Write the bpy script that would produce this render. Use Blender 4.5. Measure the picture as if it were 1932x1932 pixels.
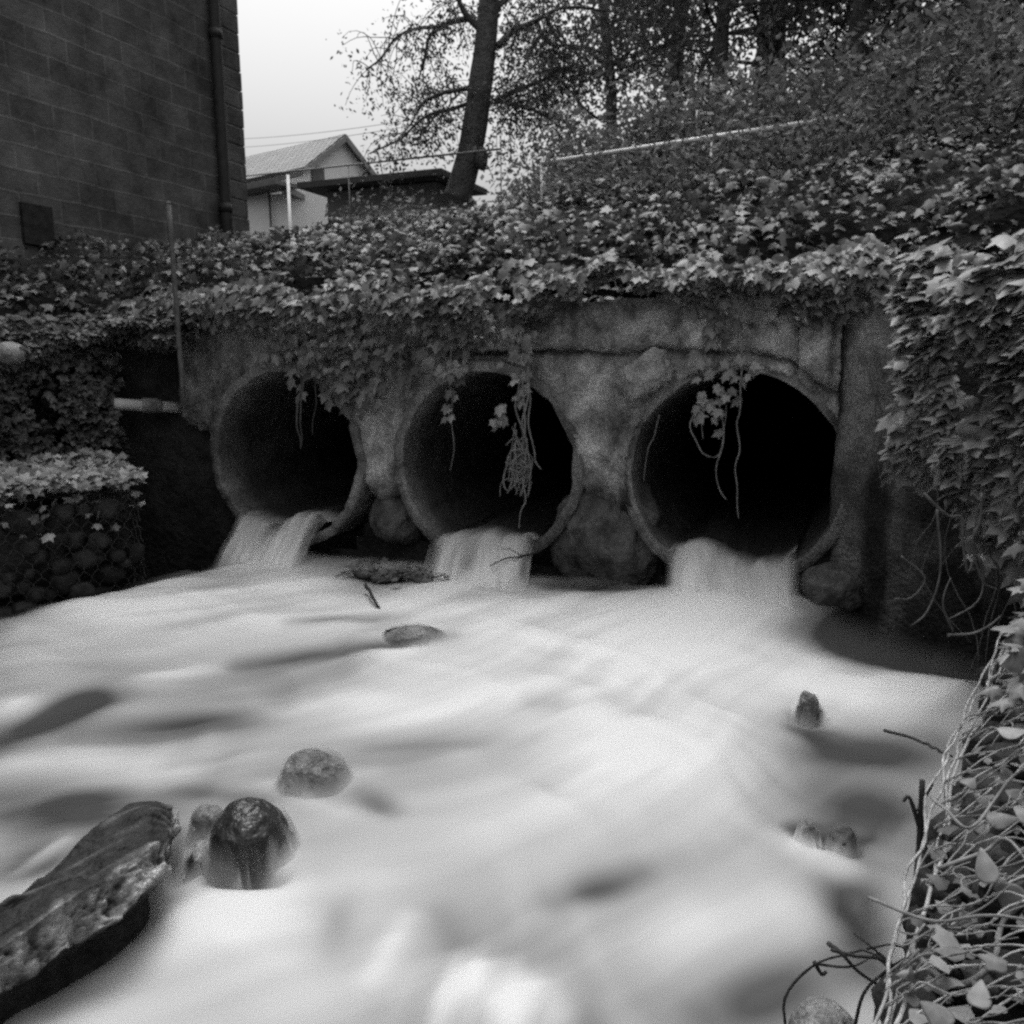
import bpy, bmesh, math
import numpy as np

# ------------------------------------------------------------------ camera, sky, sun
scene = bpy.context.scene
for o in list(bpy.data.objects):
    bpy.data.objects.remove(o)
COL = scene.collection

CAM = np.array([0.0, -5.45, 1.7])
FPX, YAW, PIT, ROL = 1600.0 / 1932.0, math.radians(22.11), math.radians(9.81), math.radians(-0.24)
FW = np.array([-math.sin(YAW) * math.cos(PIT), math.cos(YAW) * math.cos(PIT), -math.sin(PIT)])
_r0 = np.array([math.cos(YAW), math.sin(YAW), 0.0])
_u0 = np.cross(_r0, FW)
RT = math.cos(ROL) * _r0 + math.sin(ROL) * _u0
UP = -math.sin(ROL) * _r0 + math.cos(ROL) * _u0

cam_data = bpy.data.cameras.new("camera")
cam = bpy.data.objects.new("camera", cam_data)
COL.objects.link(cam)
from mathutils import Matrix, Vector
m = Matrix((RT, UP, -FW)).transposed().to_4x4()
m.translation = CAM
cam.matrix_world = m
cam_data.sensor_fit = 'HORIZONTAL'
cam_data.sensor_width = 36.0
cam_data.lens = 36.0 * FPX
cam_data.clip_start = 0.02
cam_data.clip_end = 2000.0
scene.camera = cam

SUN_EL, SUN_AZ = math.radians(74), math.radians(-30)     # azimuth measured from +Y towards +X
world = bpy.data.worlds.new("World")
scene.world = world
world.use_nodes = True
nt = world.node_tree
nt.nodes.clear()
sky = nt.nodes.new("ShaderNodeTexSky")
sky.sky_type = 'NISHITA'
sky.sun_disc = False
sky.sun_elevation = SUN_EL
sky.sun_rotation = SUN_AZ
sky.air_density = 4.0
sky.dust_density = 10.0
sky.ozone_density = 1.0
bw = nt.nodes.new("ShaderNodeRGBToBW")
bg = nt.nodes.new("ShaderNodeBackground")
bg.inputs[1].default_value = 0.14
wo = nt.nodes.new("ShaderNodeOutputWorld")
nt.links.new(sky.outputs[0], bw.inputs[0])
nt.links.new(bw.outputs[0], bg.inputs[0])
nt.links.new(bg.outputs[0], wo.inputs[0])

sun_data = bpy.data.lights.new("sun", 'SUN')
sun_data.energy = 0.8
sun_data.angle = math.radians(30)
sun_data.color = (1.0, 1.0, 1.0)
sun = bpy.data.objects.new("sun", sun_data)
COL.objects.link(sun)
sd = Vector((math.sin(SUN_AZ) * math.cos(SUN_EL), math.cos(SUN_AZ) * math.cos(SUN_EL), math.sin(SUN_EL)))
sun.rotation_euler = sd.to_track_quat('Z', 'Y').to_euler()
sun.location = (0, 0, 20)

scene.view_settings.view_transform = 'Standard'
scene.view_settings.look = 'None'
scene.view_settings.exposure = 0.50
scene.view_settings.gamma = 1.0
scene.render.engine = 'CYCLES'
scene.cycles.filter_width = 2.6
scene.cycles.use_denoising = False
scene.cycles.max_bounces = 8
scene.cycles.transparent_max_bounces = 16
scene.cycles.caustics_reflective = False
scene.cycles.caustics_refractive = False

# ------------------------------------------------------------------ helpers
rng = np.random.default_rng(7)


def ray(u, v):
    """direction of the line of sight through a measured photograph point (1932 px frame)"""
    return FW + RT * ((u - 966) / 1600.0) - UP * ((v - 966) / 1600.0)


def atY(u, v, y):
    d = ray(u, v)
    return CAM + d * ((y - CAM[1]) / d[1])


def atZ(u, v, z):
    d = ray(u, v)
    return CAM + d * ((z - CAM[2]) / d[2])


def atX(u, v, x):
    d = ray(u, v)
    return CAM + d * ((x - CAM[0]) / d[0])


def atD(u, v, s):
    return CAM + ray(u, v) * s


def _hash(ix, iy, iz, seed):
    h = (ix.astype(np.uint32) * np.uint32(374761393) + iy.astype(np.uint32) * np.uint32(668265263)
         + iz.astype(np.uint32) * np.uint32(2147483647 & 1274126177) + np.uint32(seed * 7919 + 13))
    h = (h ^ (h >> np.uint32(13))) * np.uint32(1274126177)
    h = h ^ (h >> np.uint32(16))
    return (h & np.uint32(0xFFFFFF)).astype(np.float64) / float(0xFFFFFF)


def noise(p, scale=1.0, seed=0):
    """value noise in 0..1 at the points p (n,2 or n,3)"""
    p = np.asarray(p, float) * scale
    if p.shape[1] == 2:
        p = np.c_[p, np.zeros(len(p))]
    p = p + 1000.0
    i = np.floor(p).astype(np.int64)
    f = p - i
    f = f * f * (3 - 2 * f)
    out = 0
    for dx in (0, 1):
        for dy in (0, 1):
            for dz in (0, 1):
                w = (f[:, 0] if dx else 1 - f[:, 0]) * (f[:, 1] if dy else 1 - f[:, 1]) * (f[:, 2] if dz else 1 - f[:, 2])
                out = out + w * _hash(i[:, 0] + dx, i[:, 1] + dy, i[:, 2] + dz, seed)
    return out


def fbm(p, scale=1.0, octv=4, seed=0, gain=0.5):
    a, s, tot, out = 1.0, scale, 0.0, 0
    for k in range(octv):
        out = out + a * noise(p, s, seed + k * 17)
        tot += a
        a *= gain
        s *= 2.03
    return out / tot


def sstep(a, b, x):
    t = np.clip((x - a) / (b - a), 0, 1)
    return t * t * (3 - 2 * t)


def mesh_from(name, V, F, mat=None, parent=None, smooth=True, attrs=None):
    """V (n,3); F list of integer arrays, each (m,k)"""
    V = np.asarray(V, np.float32)
    if not isinstance(F, list):
        F = [F]
    F = [np.asarray(f, np.int32) for f in F if len(f)]
    me = bpy.data.meshes.new(name)
    me.vertices.add(len(V))
    me.vertices.foreach_set("co", V.ravel())
    nl = sum(f.size for f in F)
    npoly = sum(len(f) for f in F)
    me.loops.add(nl)
    me.loops.foreach_set("vertex_index", np.concatenate([f.ravel() for f in F]))
    me.polygons.add(npoly)
    tot = np.concatenate([np.full(len(f), f.shape[1], np.int32) for f in F])
    st = np.r_[0, np.cumsum(tot)[:-1]].astype(np.int32)
    me.polygons.foreach_set("loop_start", st)
    me.polygons.foreach_set("loop_total", tot)
    me.polygons.foreach_set("use_smooth", np.full(npoly, smooth, bool))
    if attrs:
        for k, a in attrs.items():
            at = me.attributes.new(k, 'FLOAT', 'POINT')
            at.data.foreach_set("value", np.asarray(a, np.float32))
    me.update(calc_edges=True)
    o = bpy.data.objects.new(name, me)
    COL.objects.link(o)
    if mat:
        me.materials.append(mat)
    if parent:
        o.parent = parent
    return o


def tag(o, label=None, cat=None, group=None, kind=None):
    if label:
        o["label"] = label
    if cat:
        o["category"] = cat
    if group:
        o["group"] = group
    if kind:
        o["kind"] = kind
    return o


def thing(name, label, cat, group=None):
    o = bpy.data.objects.new(name, None)
    o.empty_display_size = 0.1
    COL.objects.link(o)
    return tag(o, label, cat, group)


class MB:
    """collects shapes into one mesh"""

    def __init__(s):
        s.V, s.F, s.n, s.A = [], {}, 0, []

    def add(s, V, F, tone=0.5):
        V = np.asarray(V, float)
        s.V.append(V)
        s.A.append(np.broadcast_to(np.asarray(tone, float), (len(V),)))
        for f in (F if isinstance(F, list) else [F]):
            f = np.asarray(f, np.int64)
            if len(f):
                s.F.setdefault(f.shape[1], []).append(f + s.n)
        s.n += len(V)

    def tube(s, pts, rad, sides=6, caps=True, tone=0.5):
        pts = np.asarray(pts, float)
        n = len(pts)
        rad = np.broadcast_to(np.asarray(rad, float), (n,))
        t = np.gradient(pts, axis=0)
        t /= np.linalg.norm(t, axis=1)[:, None] + 1e-12
        up = np.array([0.31, 0.17, 0.93])
        if abs(t[0] @ up) > 0.9:
            up = np.array([1.0, 0.1, 0])
        a = np.cross(t, up)
        a /= np.linalg.norm(a, axis=1)[:, None] + 1e-12
        b = np.cross(t, a)
        ang = np.linspace(0, 2 * np.pi, sides, endpoint=False)
        V = (pts[:, None, :] + rad[:, None, None] * (np.cos(ang)[None, :, None] * a[:, None, :] + np.sin(ang)[None, :, None] * b[:, None, :])).reshape(-1, 3)
        i = np.arange(n - 1)[:, None] * sides
        j = np.arange(sides)[None, :]
        k = (j + 1) % sides
        q = np.stack([i + j, i + k, i + sides + k, i + sides + j], -1).reshape(-1, 4)
        F = [q]
        if caps:
            F.append(np.arange(sides)[None, ::-1])
            F.append((np.arange(sides) + (n - 1) * sides)[None, :])
        s.add(V, F, tone)

    def box(s, c, size, ax=None, tone=0.5):
        c = np.asarray(c, float)
        h = np.asarray(size, float) / 2
        ax = np.eye(3) if ax is None else np.asarray(ax, float)
        sg = np.array([[-1, -1, -1], [1, -1, -1], [1, 1, -1], [-1, 1, -1], [-1, -1, 1], [1, -1, 1], [1, 1, 1], [-1, 1, 1]], float)
        V = c + (sg * h) @ ax
        F = np.array([[0, 3, 2, 1], [4, 5, 6, 7], [0, 1, 5, 4], [1, 2, 6, 5], [2, 3, 7, 6], [3, 0, 4, 7]])
        s.add(V, F, tone)

    def build(s, name, mat, parent=None, smooth=True):
        V = np.concatenate(s.V)
        return mesh_from(name, V, [np.concatenate(f) for f in s.F.values()], mat, parent, smooth, {"tone": np.concatenate(s.A)})


def curve(pts, n=24):
    """smooth Catmull-Rom path through pts"""
    P = np.asarray(pts, float)
    P = np.vstack([2 * P[0] - P[1], P, 2 * P[-1] - P[-2]])
    out = []
    m_ = len(P) - 3
    for t in np.linspace(0, m_ - 1e-6, n):
        i = int(t)
        f = t - i
        p0, p1, p2, p3 = P[i:i + 4]
        out.append(0.5 * ((2 * p1) + (-p0 + p2) * f + (2 * p0 - 5 * p1 + 4 * p2 - p3) * f * f + (-p0 + 3 * p1 - 3 * p2 + p3) * f ** 3))
    return np.array(out)


def wob(P, amp, sc, seed):
    P = np.asarray(P, float)
    d = np.stack([noise(P, sc, seed + k) - 0.5 for k in range(3)], 1) * 2 * amp
    return P + d


# ------------------------------------------------------------------ materials (all neutral: the place is recorded in black and white)
def g(v):
    return (v, v, v, 1.0)


def mat_new(name):
    mt = bpy.data.materials.new(name)
    mt.use_nodes = True
    t = mt.node_tree
    t.nodes.clear()
    out = t.nodes.new("ShaderNodeOutputMaterial")
    return mt, t, out


def ramp(t, lo, hi, p0=0.3, p1=0.7):
    r = t.nodes.new("ShaderNodeValToRGB")
    r.color_ramp.elements[0].position = p0
    r.color_ramp.elements[1].position = p1
    r.color_ramp.elements[0].color = g(lo)
    r.color_ramp.elements[1].color = g(hi)
    return r


def surf(name, lo, hi, scale=4.0, rough=0.85, bump=0.4, bscale=30.0, detail=8.0, use_tone=False, spec=0.3, bdist=0.02, p0=0.3, p1=0.7, tone_gain=1.0, speck=0.0):
    """noise-coloured surface with a bump; 'tone' attribute multiplies the colour around 0.5"""
    mt, t, out = mat_new(name)
    b = t.nodes.new("ShaderNodeBsdfPrincipled")
    b.inputs["Roughness"].default_value = rough
    b.inputs["Specular IOR Level"].default_value = spec
    tc = t.nodes.new("ShaderNodeTexCoord")
    n1 = t.nodes.new("ShaderNodeTexNoise")
    n1.inputs["Scale"].default_value = scale
    n1.inputs["Detail"].default_value = detail
    n1.inputs["Roughness"].default_value = 0.65
    t.links.new(tc.outputs["Object"], n1.inputs["Vector"])
    r = ramp(t, lo, hi, p0, p1)
    t.links.new(n1.outputs["Fac"], r.inputs[0])
    col = r.outputs[0]
    if speck:
        n4 = t.nodes.new("ShaderNodeTexNoise")
        n4.inputs["Scale"].default_value = 70.0
        n4.inputs["Detail"].default_value = 8.0
        n4.inputs["Roughness"].default_value = 0.8
        t.links.new(tc.outputs["Object"], n4.inputs["Vector"])
        r4 = ramp(t, 1.0 - speck, 1.0 + speck, 0.36, 0.64)
        t.links.new(n4.outputs["Fac"], r4.inputs[0])
        m4 = t.nodes.new("ShaderNodeVectorMath")
        m4.operation = 'MULTIPLY'
        t.links.new(col, m4.inputs[0])
        t.links.new(r4.outputs[0], m4.inputs[1])
        col = m4.outputs[0]
    if use_tone:
        at = t.nodes.new("ShaderNodeAttribute")
        at.attribute_name = "tone"
        mm = t.nodes.new("ShaderNodeMath")
        mm.operation = 'MULTIPLY'
        mm.inputs[1].default_value = 2.0 * tone_gain
        t.links.new(at.outputs["Fac"], mm.inputs[0])
        mx = t.nodes.new("ShaderNodeVectorMath")
        mx.operation = 'SCALE'
        t.links.new(col, mx.inputs[0])
        t.links.new(mm.outputs[0], mx.inputs["Scale"])
        col = mx.outputs[0]
    t.links.new(col, b.inputs["Base Color"])
    if bump:
        n2 = t.nodes.new("ShaderNodeTexNoise")
        n2.inputs["Scale"].default_value = bscale
        n2.inputs["Detail"].default_value = 6.0
        t.links.new(tc.outputs["Object"], n2.inputs["Vector"])
        bp = t.nodes.new("ShaderNodeBump")
        bp.inputs["Strength"].default_value = bump
        bp.inputs["Distance"].default_value = bdist
        t.links.new(n2.outputs["Fac"], bp.inputs["Height"])
        t.links.new(bp.outputs[0], b.inputs["Normal"])
    t.links.new(b.outputs[0], out.inputs[0])
    return mt


def leafmat(name, lo, hi, trans=0.25, rough=0.5):
    mt, t, out = mat_new(name)
    at = t.nodes.new("ShaderNodeAttribute")
    at.attribute_name = "tone"
    r = ramp(t, lo, hi, 0.0, 1.0)
    gt = t.nodes.new("ShaderNodeNewGeometry")
    nz = t.nodes.new("ShaderNodeTexNoise")
    nz.inputs["Scale"].default_value = 45.0
    nz.inputs["Detail"].default_value = 5.0
    t.links.new(gt.outputs["Position"], nz.inputs["Vector"])
    ma = t.nodes.new("ShaderNodeMath")
    ma.operation = 'MULTIPLY_ADD'
    ma.inputs[1].default_value = 0.9
    t.links.new(nz.outputs["Fac"], ma.inputs[0])
    sb = t.nodes.new("ShaderNodeMath")
    sb.operation = 'SUBTRACT'
    sb.inputs[1].default_value = 0.45
    t.links.new(at.outputs["Fac"], sb.inputs[0])
    t.links.new(sb.outputs[0], ma.inputs[2])
    t.links.new(ma.outputs[0], r.inputs[0])
    b = t.nodes.new("ShaderNodeBsdfPrincipled")
    b.inputs["Roughness"].default_value = rough
    b.inputs["Specular IOR Level"].default_value = 0.35
    t.links.new(r.outputs[0], b.inputs["Base Color"])
    tr = t.nodes.new("ShaderNodeBsdfTranslucent")
    t.links.new(r.outputs[0], tr.inputs[0])
    mx = t.nodes.new("ShaderNodeMixShader")
    mx.inputs[0].default_value = trans
    t.links.new(b.outputs[0], mx.inputs[1])
    t.links.new(tr.outputs[0], mx.inputs[2])
    t.links.new(mx.outputs[0], out.inputs[0])
    return mt


M = {}
M['concrete'] = surf('concrete', 0.06, 0.40, 6.5, 0.9, 1.0, 38, 12, True, 0.2, 0.03, 0.30, 0.72, 1.0, 0.6)
M['pipe'] = surf('pipe_concrete', 0.08, 0.28, 7, 0.85, 0.9, 50, 10, True, 0.2, 0.02, speck=0.6)
M['earth'] = surf('dark_earth', 0.012, 0.05, 5, 0.95, 1.0, 18, 8, False, 0.1, 0.05)
M['bed'] = surf('river_bed', 0.012, 0.035, 3, 0.6, 0.6, 12, 6, False, 0.2, 0.05)
M['wetrock'] = surf('wet_rock', 0.004, 0.03, 7, 0.24, 0.8, 20, 12, True, 0.5, 0.03)
M['rock'] = surf('rock', 0.08, 0.26, 6, 0.8, 1.0, 28, 10, True, 0.3, 0.03, speck=0.5)
M['boulder'] = surf('dark_boulder', 0.02, 0.13, 9, 0.8, 0.9, 24, 10, True, 0.3, 0.03)
M['stonefill'] = surf('gabion_stone', 0.012, 0.07, 9, 0.85, 0.8, 30, 8, True, 0.25, 0.02)
M['wire'] = surf('galvanised_wire', 0.10, 0.42, 26, 0.55, 0.2, 90, 4, False, 0.5, 0.003)
M['darkwood'] = surf('dark_wood', 0.01, 0.04, 14, 0.8, 0.6, 60, 6, False, 0.2, 0.005)
M['stem'] = surf('vine_stem', 0.10, 0.26, 20, 0.8, 0.4, 80, 6, False, 0.2, 0.004)
M['darkstem'] = surf('old_vine_stem', 0.04, 0.12, 20, 0.8, 0.4, 80, 6, False, 0.2, 0.004)
M['bark'] = surf('bark', 0.07, 0.20, 9, 0.9, 1.0, 26, 10, False, 0.15, 0.03)
M['ivy'] = leafmat('ivy_leaf', 0.03, 0.26, 0.2, 0.45)
M['ivynear'] = leafmat('near_ivy_leaf', 0.05, 0.26, 0.15, 0.42)
M['vineleaf'] = leafmat('vine_leaf', 0.14, 0.36, 0.25, 0.5)
M['treeleaf'] = leafmat('tree_leaf', 0.05, 0.13, 0.4, 0.6)
M['woodleaf'] = leafmat('wood_leaf', 0.06, 0.20, 0.5, 0.6)
M['shrubleaf'] = leafmat('shrub_leaf', 0.05, 0.20, 0.4, 0.6)
M['litter'] = leafmat('leaf_litter', 0.08, 0.34, 0.1, 0.7)
M['metal'] = surf('rusty_metal', 0.05, 0.14, 18, 0.7, 0.4, 60, 6, False, 0.4, 0.004)
M['darkwire'] = surf('dark_wire', 0.015, 0.05, 18, 0.7, 0.3, 60, 5, False, 0.3, 0.003)
M['rail'] = surf('pale_rail_paint', 0.62, 0.80, 12, 0.5, 0.2, 60, 5, False, 0.4, 0.003)
M['thinrail'] = surf('grey_rail_paint', 0.16, 0.26, 12, 0.5, 0.2, 60, 5, False, 0.4, 0.003)
M['pvc'] = surf('pale_plastic_pipe', 0.42, 0.62, 7, 0.5, 0.15, 40, 6, False, 0.4, 0.004)
M['cable'] = surf('cable', 0.02, 0.04, 10, 0.6, 0.0)
M['white'] = surf('white_render', 0.74, 0.85, 1.2, 0.85, 0.2, 12, 6, False, 0.2, 0.01)
M['fascia'] = surf('dark_fascia', 0.08, 0.14, 5, 0.7, 0.3, 30, 6, False, 0.3, 0.005)
M['shedwall'] = surf('shed_wall', 0.22, 0.32, 2, 0.85, 0.3, 20, 6, False, 0.2, 0.01)
M['glass'] = surf('dark_window_glass', 0.03, 0.05, 2, 0.15, 0.0, spec=0.5)

# ------------------------------------------------------------------ foliage helpers
def _tmpl(out, centre, fold=0.3, curl=0.25):
    V = np.array(list(out) + [centre], float)
    z = -np.abs(V[:, 0]) * fold - curl * np.maximum(V[:, 1] - 0.35, 0) ** 2
    V = np.c_[V, z]
    n = len(out)
    F = np.array([[n, i, (i + 1) % n] for i in range(n)])
    return V, F


_h = [(0.0, 0.06), (0.2, -0.1), (0.43, 0.06), (0.36, 0.27), (0.56, 0.60), (0.27, 0.55), (0.2, 0.7)]
T_IVY = _tmpl(_h + [(0, 1.0)] + [(-x, y) for x, y in _h[:0:-1]], (0, 0.36))
_m = [(0.0, 0.0), (0.3, 0.02), (0.48, 0.3), (0.3, 0.62), (0.13, 0.85)]
T_OVAL = _tmpl(_m + [(0, 1.05)] + [(-x, y) for x, y in _m[:0:-1]], (0, 0.4))
T_LOZ = (np.array([(0, 0, 0), (0.26, 0.42, -0.08), (0, 1, -0.12), (-0.26, 0.42, -0.08)], float), np.array([[0, 1, 2], [0, 2, 3]]))


def unit(a):
    return a / (np.linalg.norm(a, axis=-1, keepdims=True) + 1e-12)


def leaf_arrays(tmpl, pos, nrm, tip, size):
    V, F = tmpl
    n = unit(nrm)
    t = unit(tip - (tip * n).sum(1, keepdims=True) * n)
    s = np.cross(t, n)
    wx = rng.uniform(0.72, 1.15, (len(pos), 1, 1))             # no two leaves quite alike: width, curl, twist
    wz = rng.uniform(0.2, 2.4, (len(pos), 1, 1))
    tw = rng.normal(size=(len(pos), 1, 1)) * 0.25
    vx = V[None, :, 0:1] * wx
    P = (pos[:, None, :] + size[:, None, None] * (vx * s[:, None, :] + V[None, :, 1:2] * t[:, None, :] + (V[None, :, 2:3] * wz + tw * vx * V[None, :, 1:2]) * n[:, None, :])).reshape(-1, 3)
    FF = (F[None] + (np.arange(len(pos)) * len(V))[:, None, None]).reshape(-1, 3)
    return P, FF


def leaves(name, tmpl, pos, nrm, tip, size, mat, parent=None, tone=None):
    n = len(pos)
    size = np.broadcast_to(np.asarray(size, float), (n,))
    P, FF = leaf_arrays(tmpl, pos, nrm, tip, size)
    if tone is None:
        tone = rng.random(n)
    return mesh_from(name, P, FF, mat, parent, True, {"tone": np.repeat(tone, len(tmpl[0]))})


def rnd(n, s=1.0):
    return rng.normal(size=(n, 3)) * s


def rock_mesh(c, size, seed, sub=4, rough=0.25, ax=None, flat=0.0, fine=0.05, pow_=1.0):
    """lumpy stone: displaced icosphere; returns V,F,tone"""
    bm = bmesh.new()
    bmesh.ops.create_icosphere(bm, subdivisions=sub, radius=1.0)
    V = np.array([v.co[:] for v in bm.verts])
    F = np.array([[v.index for v in f.verts] for f in bm.faces])
    bm.free()
    if pow_ != 1.0:
        V = np.sign(V) * np.abs(V) ** pow_
    n = unit(V)
    d = 1 + rough * (fbm(n + seed * 3.1, 1.3, 2, seed) - 0.5) * 2 + fine * (fbm(n + seed * 1.7, 5.0, 4, seed + 5) - 0.5) * 2
    V = V * d[:, None] * (np.asarray(size) / 2.0)
    if ax is not None:
        V = V @ np.asarray(ax, float)
    tone = 0.25 + 0.6 * fbm(n + seed, 2.2, 3, seed + 9)
    return V + np.asarray(c, float), F, tone


def rotz(a):
    c, s = math.cos(a), math.sin(a)
    return np.array([[c, s, 0], [-s, c, 0], [0, 0, 1.0]])


# ------------------------------------------------------------------ the lie of the land
PX, PZ, PR = (-4.11, -2.41, -0.70), 1.01, 0.65            # the three culverts
CH = np.array([(-9.0, -8.0), (-7.4, -3.6), (-6.35, -1.3), (-5.55, -0.15), (-4.9, 0.02), (-0.13, 0.02), (0.80, -0.62), (1.55, -2.2), (1.95, -4.2), (2.1, -9.0)])


def chan(P):
    """signed distance from the channel edge: positive on the banks; also parameter along it"""
    P = np.asarray(P, float)
    best = np.full(len(P), 1e9)
    side = np.zeros(len(P))
    for a, b in zip(CH[:-1], CH[1:]):
        ab = b - a
        t = np.clip(((P - a) @ ab) / (ab @ ab), 0, 1)
        q = P - (a + t[:, None] * ab)
        d = np.hypot(q[:, 0], q[:, 1])
        s = ab[0] * q[:, 1] - ab[1] * q[:, 0]
        m_ = d < best - 1e-9
        best[m_] = d[m_]
        side[m_] = np.sign(s[m_])
    return best * side


def terrain(P):
    P = np.asarray(P, float)
    x, y = P[:, 0], P[:, 1]
    d = np.maximum(chan(P), -0.2)
    ze = np.interp(x, [-7, -5.2, -4, -2.4, -1.2, 0, 1.5], [2.0, 2.12, 2.22, 2.2, 2.22, 2.3, 2.35])
    sl = np.interp(x, [-8, -6, -4.5, -3], [0.10, 0.10, 0.13, 0.13])
    dd = np.maximum(d, 0)
    z = ze - 0.14 + np.interp(x, [-5.5, -4.8, -3.2, -2.0], [0.68, 0.60, 0.60, 0.70]) * (1 - np.exp(-dd / 0.45)) + 0.04 * np.minimum(dd, 1.5) + sl * np.minimum(dd, 5.5)
    z += 0.20 * np.clip(x + 0.3, 0, 12) * np.clip((dd - 0.5) / 3, 0, 1)
    z += np.where(dd > 5.5, 0.115 * (dd - 5.5), 0) * np.clip((dd - 5.5) / 6, 0, 1)
    z += 0.12 * (fbm(P, 1.1, 3, 3) - 0.5) * np.clip(dd, 0, 1)
    return z


def land(x, y):
    return float(terrain(np.array([[x, y]]))[0])


# big base ground
mesh_from("ground", [(-600, -600, -0.9), (600, -600, -0.9), (600, 600, -0.9), (-600, 600, -0.9)], np.array([[0, 1, 2, 3]]), M['earth'])["kind"] = "structure"
# bank terrain
xs = np.unique(np.r_[np.linspace(-60, -10, 26), np.linspace(-10, 6, 135), np.linspace(6, 45, 26)])
ys = np.unique(np.r_[np.linspace(-9, -6, 8), np.linspace(-6, 9, 126), np.linspace(9, 90, 36)])
gx, gy = np.meshgrid(xs, ys)
P2 = np.c_[gx.ravel(), gy.ravel()]
dch = chan(P2)
V = np.c_[P2, terrain(P2)]
nx_, ny_ = len(xs), len(ys)
idx = np.arange(nx_ * ny_).reshape(ny_, nx_)
q = np.stack([idx[:-1, :-1], idx[:-1, 1:], idx[1:, 1:], idx[1:, :-1]], -1).reshape(-1, 4)
keep = (dch[q] > -0.02).all(1)
mesh_from("embankment", V, q[keep], M['earth'])["kind"] = "structure"
# bed of the stream
xs2 = np.linspace(-9, 3, 80)
ys2 = np.linspace(-9, 0.9, 70)
gx, gy = np.meshgrid(xs2, ys2)
P2 = np.c_[gx.ravel(), gy.ravel()]
zb = np.interp(P2[:, 1], [-9, -5, -3.5, -2.5, -1.5, -.2], [-.75, -.55, -.38, -.26, -.15, -.08]) + 0.12 * (fbm(P2, 2.5, 3, 8) - 0.5)
idx = np.arange(80 * 70).reshape(70, 80)
q = np.stack([idx[:-1, :-1], idx[:-1, 1:], idx[1:, 1:], idx[1:, :-1]], -1).reshape(-1, 4)
mesh_from("riverbed", np.c_[P2, zb], q, M['bed'])["kind"] = "structure"


# earth face behind the walls (closes the bank below the ivy)
def ribbon(path, z0, z1fun, back, nz, amp, seed, step=0.08):
    pts = [np.array(path[0], float)]
    for a, b in zip(path[:-1], path[1:]):
        a, b = np.array(a, float), np.array(b, float)
        k = max(1, int(np.linalg.norm(b - a) / step))
        for i in range(1, k + 1):
            pts.append(a + (b - a) * i / k)
    pts = np.array(pts)
    t = unit(np.gradient(pts, axis=0))
    nrm = np.c_[-t[:, 1], t[:, 0]]                       # to the left of travel = into the bank
    V = []
    for j in range(nz + 1):
        f = j / nz
        z = z0 + (np.array([z1fun(p) for p in pts]) - z0) * f
        V.append(np.c_[pts + nrm * back, z])
    V = np.concatenate(V)
    dsp = (fbm(V, 3.0, 4, seed) - 0.5) * 2 * amp
    V[:, :2] += np.tile(nrm, (nz + 1, 1)) * dsp[:, None]
    n = len(pts)
    idx = np.arange(n * (nz + 1)).reshape(nz + 1, n)
    q = np.stack([idx[:-1, :-1], idx[:-1, 1:], idx[1:, 1:], idx[1:, :-1]], -1).reshape(-1, 4)
    return V, q


E_ = 0.03


def top_of(p):
    return land(p[0], p[1] + E_)


def top_behind(p):
    return max(land(p[0], p[1] + 0.22), land(p[0] + 0.2, p[1] + 0.1), land(p[0] - 0.2, p[1] + 0.1)) + 0.02


V, q = ribbon([tuple(c) for c in CH], -0.5, top_behind, 0.14, 26, 0.06, 21)
keep = np.ones(len(q), bool)
cen = V[q].mean(1)
for px in PX:
    keep &= ~((np.hypot(cen[:, 0] - px, cen[:, 2] - PZ) < 0.84) & (np.abs(cen[:, 1]) < 0.6))
mesh_from("bank_face", V, q[keep], M['earth'])["kind"] = "structure"

# ------------------------------------------------------------------ headwall with its three openings
def crack_z(x):
    return np.interp(x, [-5.2, -4.6, -4.1, -3.3, -2.08, -1.2, -0.68, -0.4, -0.15, 0],
                     [1.40, 1.62, 1.80, 1.83, 1.80, 1.79, 1.79, 1.74, 1.55, 1.50]) + 0.02 * (noise(np.c_[x, x * 0], 9, 4) - 0.5)


head = thing("culvert_headwall", "weathered concrete headwall pierced by three round culverts under the ivy", "wall")
st = 0.016
xs = np.arange(-5.12, -0.10, st)
zs = np.arange(-0.35, 2.36, st)
gx, gz = np.meshgrid(xs, zs)
x, z = gx.ravel(), gz.ravel()
P2 = np.c_[x, z]
y = -0.045 * (fbm(P2, 2.2, 4, 31) - 0.5) * 2 - 0.022 * (fbm(P2, 14, 3, 32) - 0.5) * 2 - 0.008 * (fbm(P2, 45, 2, 33) - 0.5) * 2
cz = crack_z(x)
up_ = sstep(-0.004, 0.012, z - cz) * sstep(-4.6, -3.0, x)
y -= 0.045 * up_                                                     # upper pour stands proud
open_ = sstep(-3.6, -1.9, x) * (0.35 + 0.65 * noise(np.c_[x, x * 0], 3.0, 44))
y += 0.10 * np.exp(-((z - cz + 0.012) / 0.018) ** 2) * open_          # the open joint below it
y -= 0.025 * sstep(0.80, 0.76, np.abs(z - PZ) * 0 + np.min([np.hypot(x - p, z - PZ) for p in PX], axis=0)) * 0.4
# vertical strip at the right-hand end of the wall
strip = sstep(-0.345, -0.33, x) * sstep(-0.165, -0.18, x) * sstep(1.60, 1.63, z)
y -= 0.035 * strip
y += 0.05 * (np.exp(-((x + 0.355) / 0.012) ** 2) + np.exp(-((x + 0.155) / 0.012) ** 2)) * sstep(1.6, 1.65, z)
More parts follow.
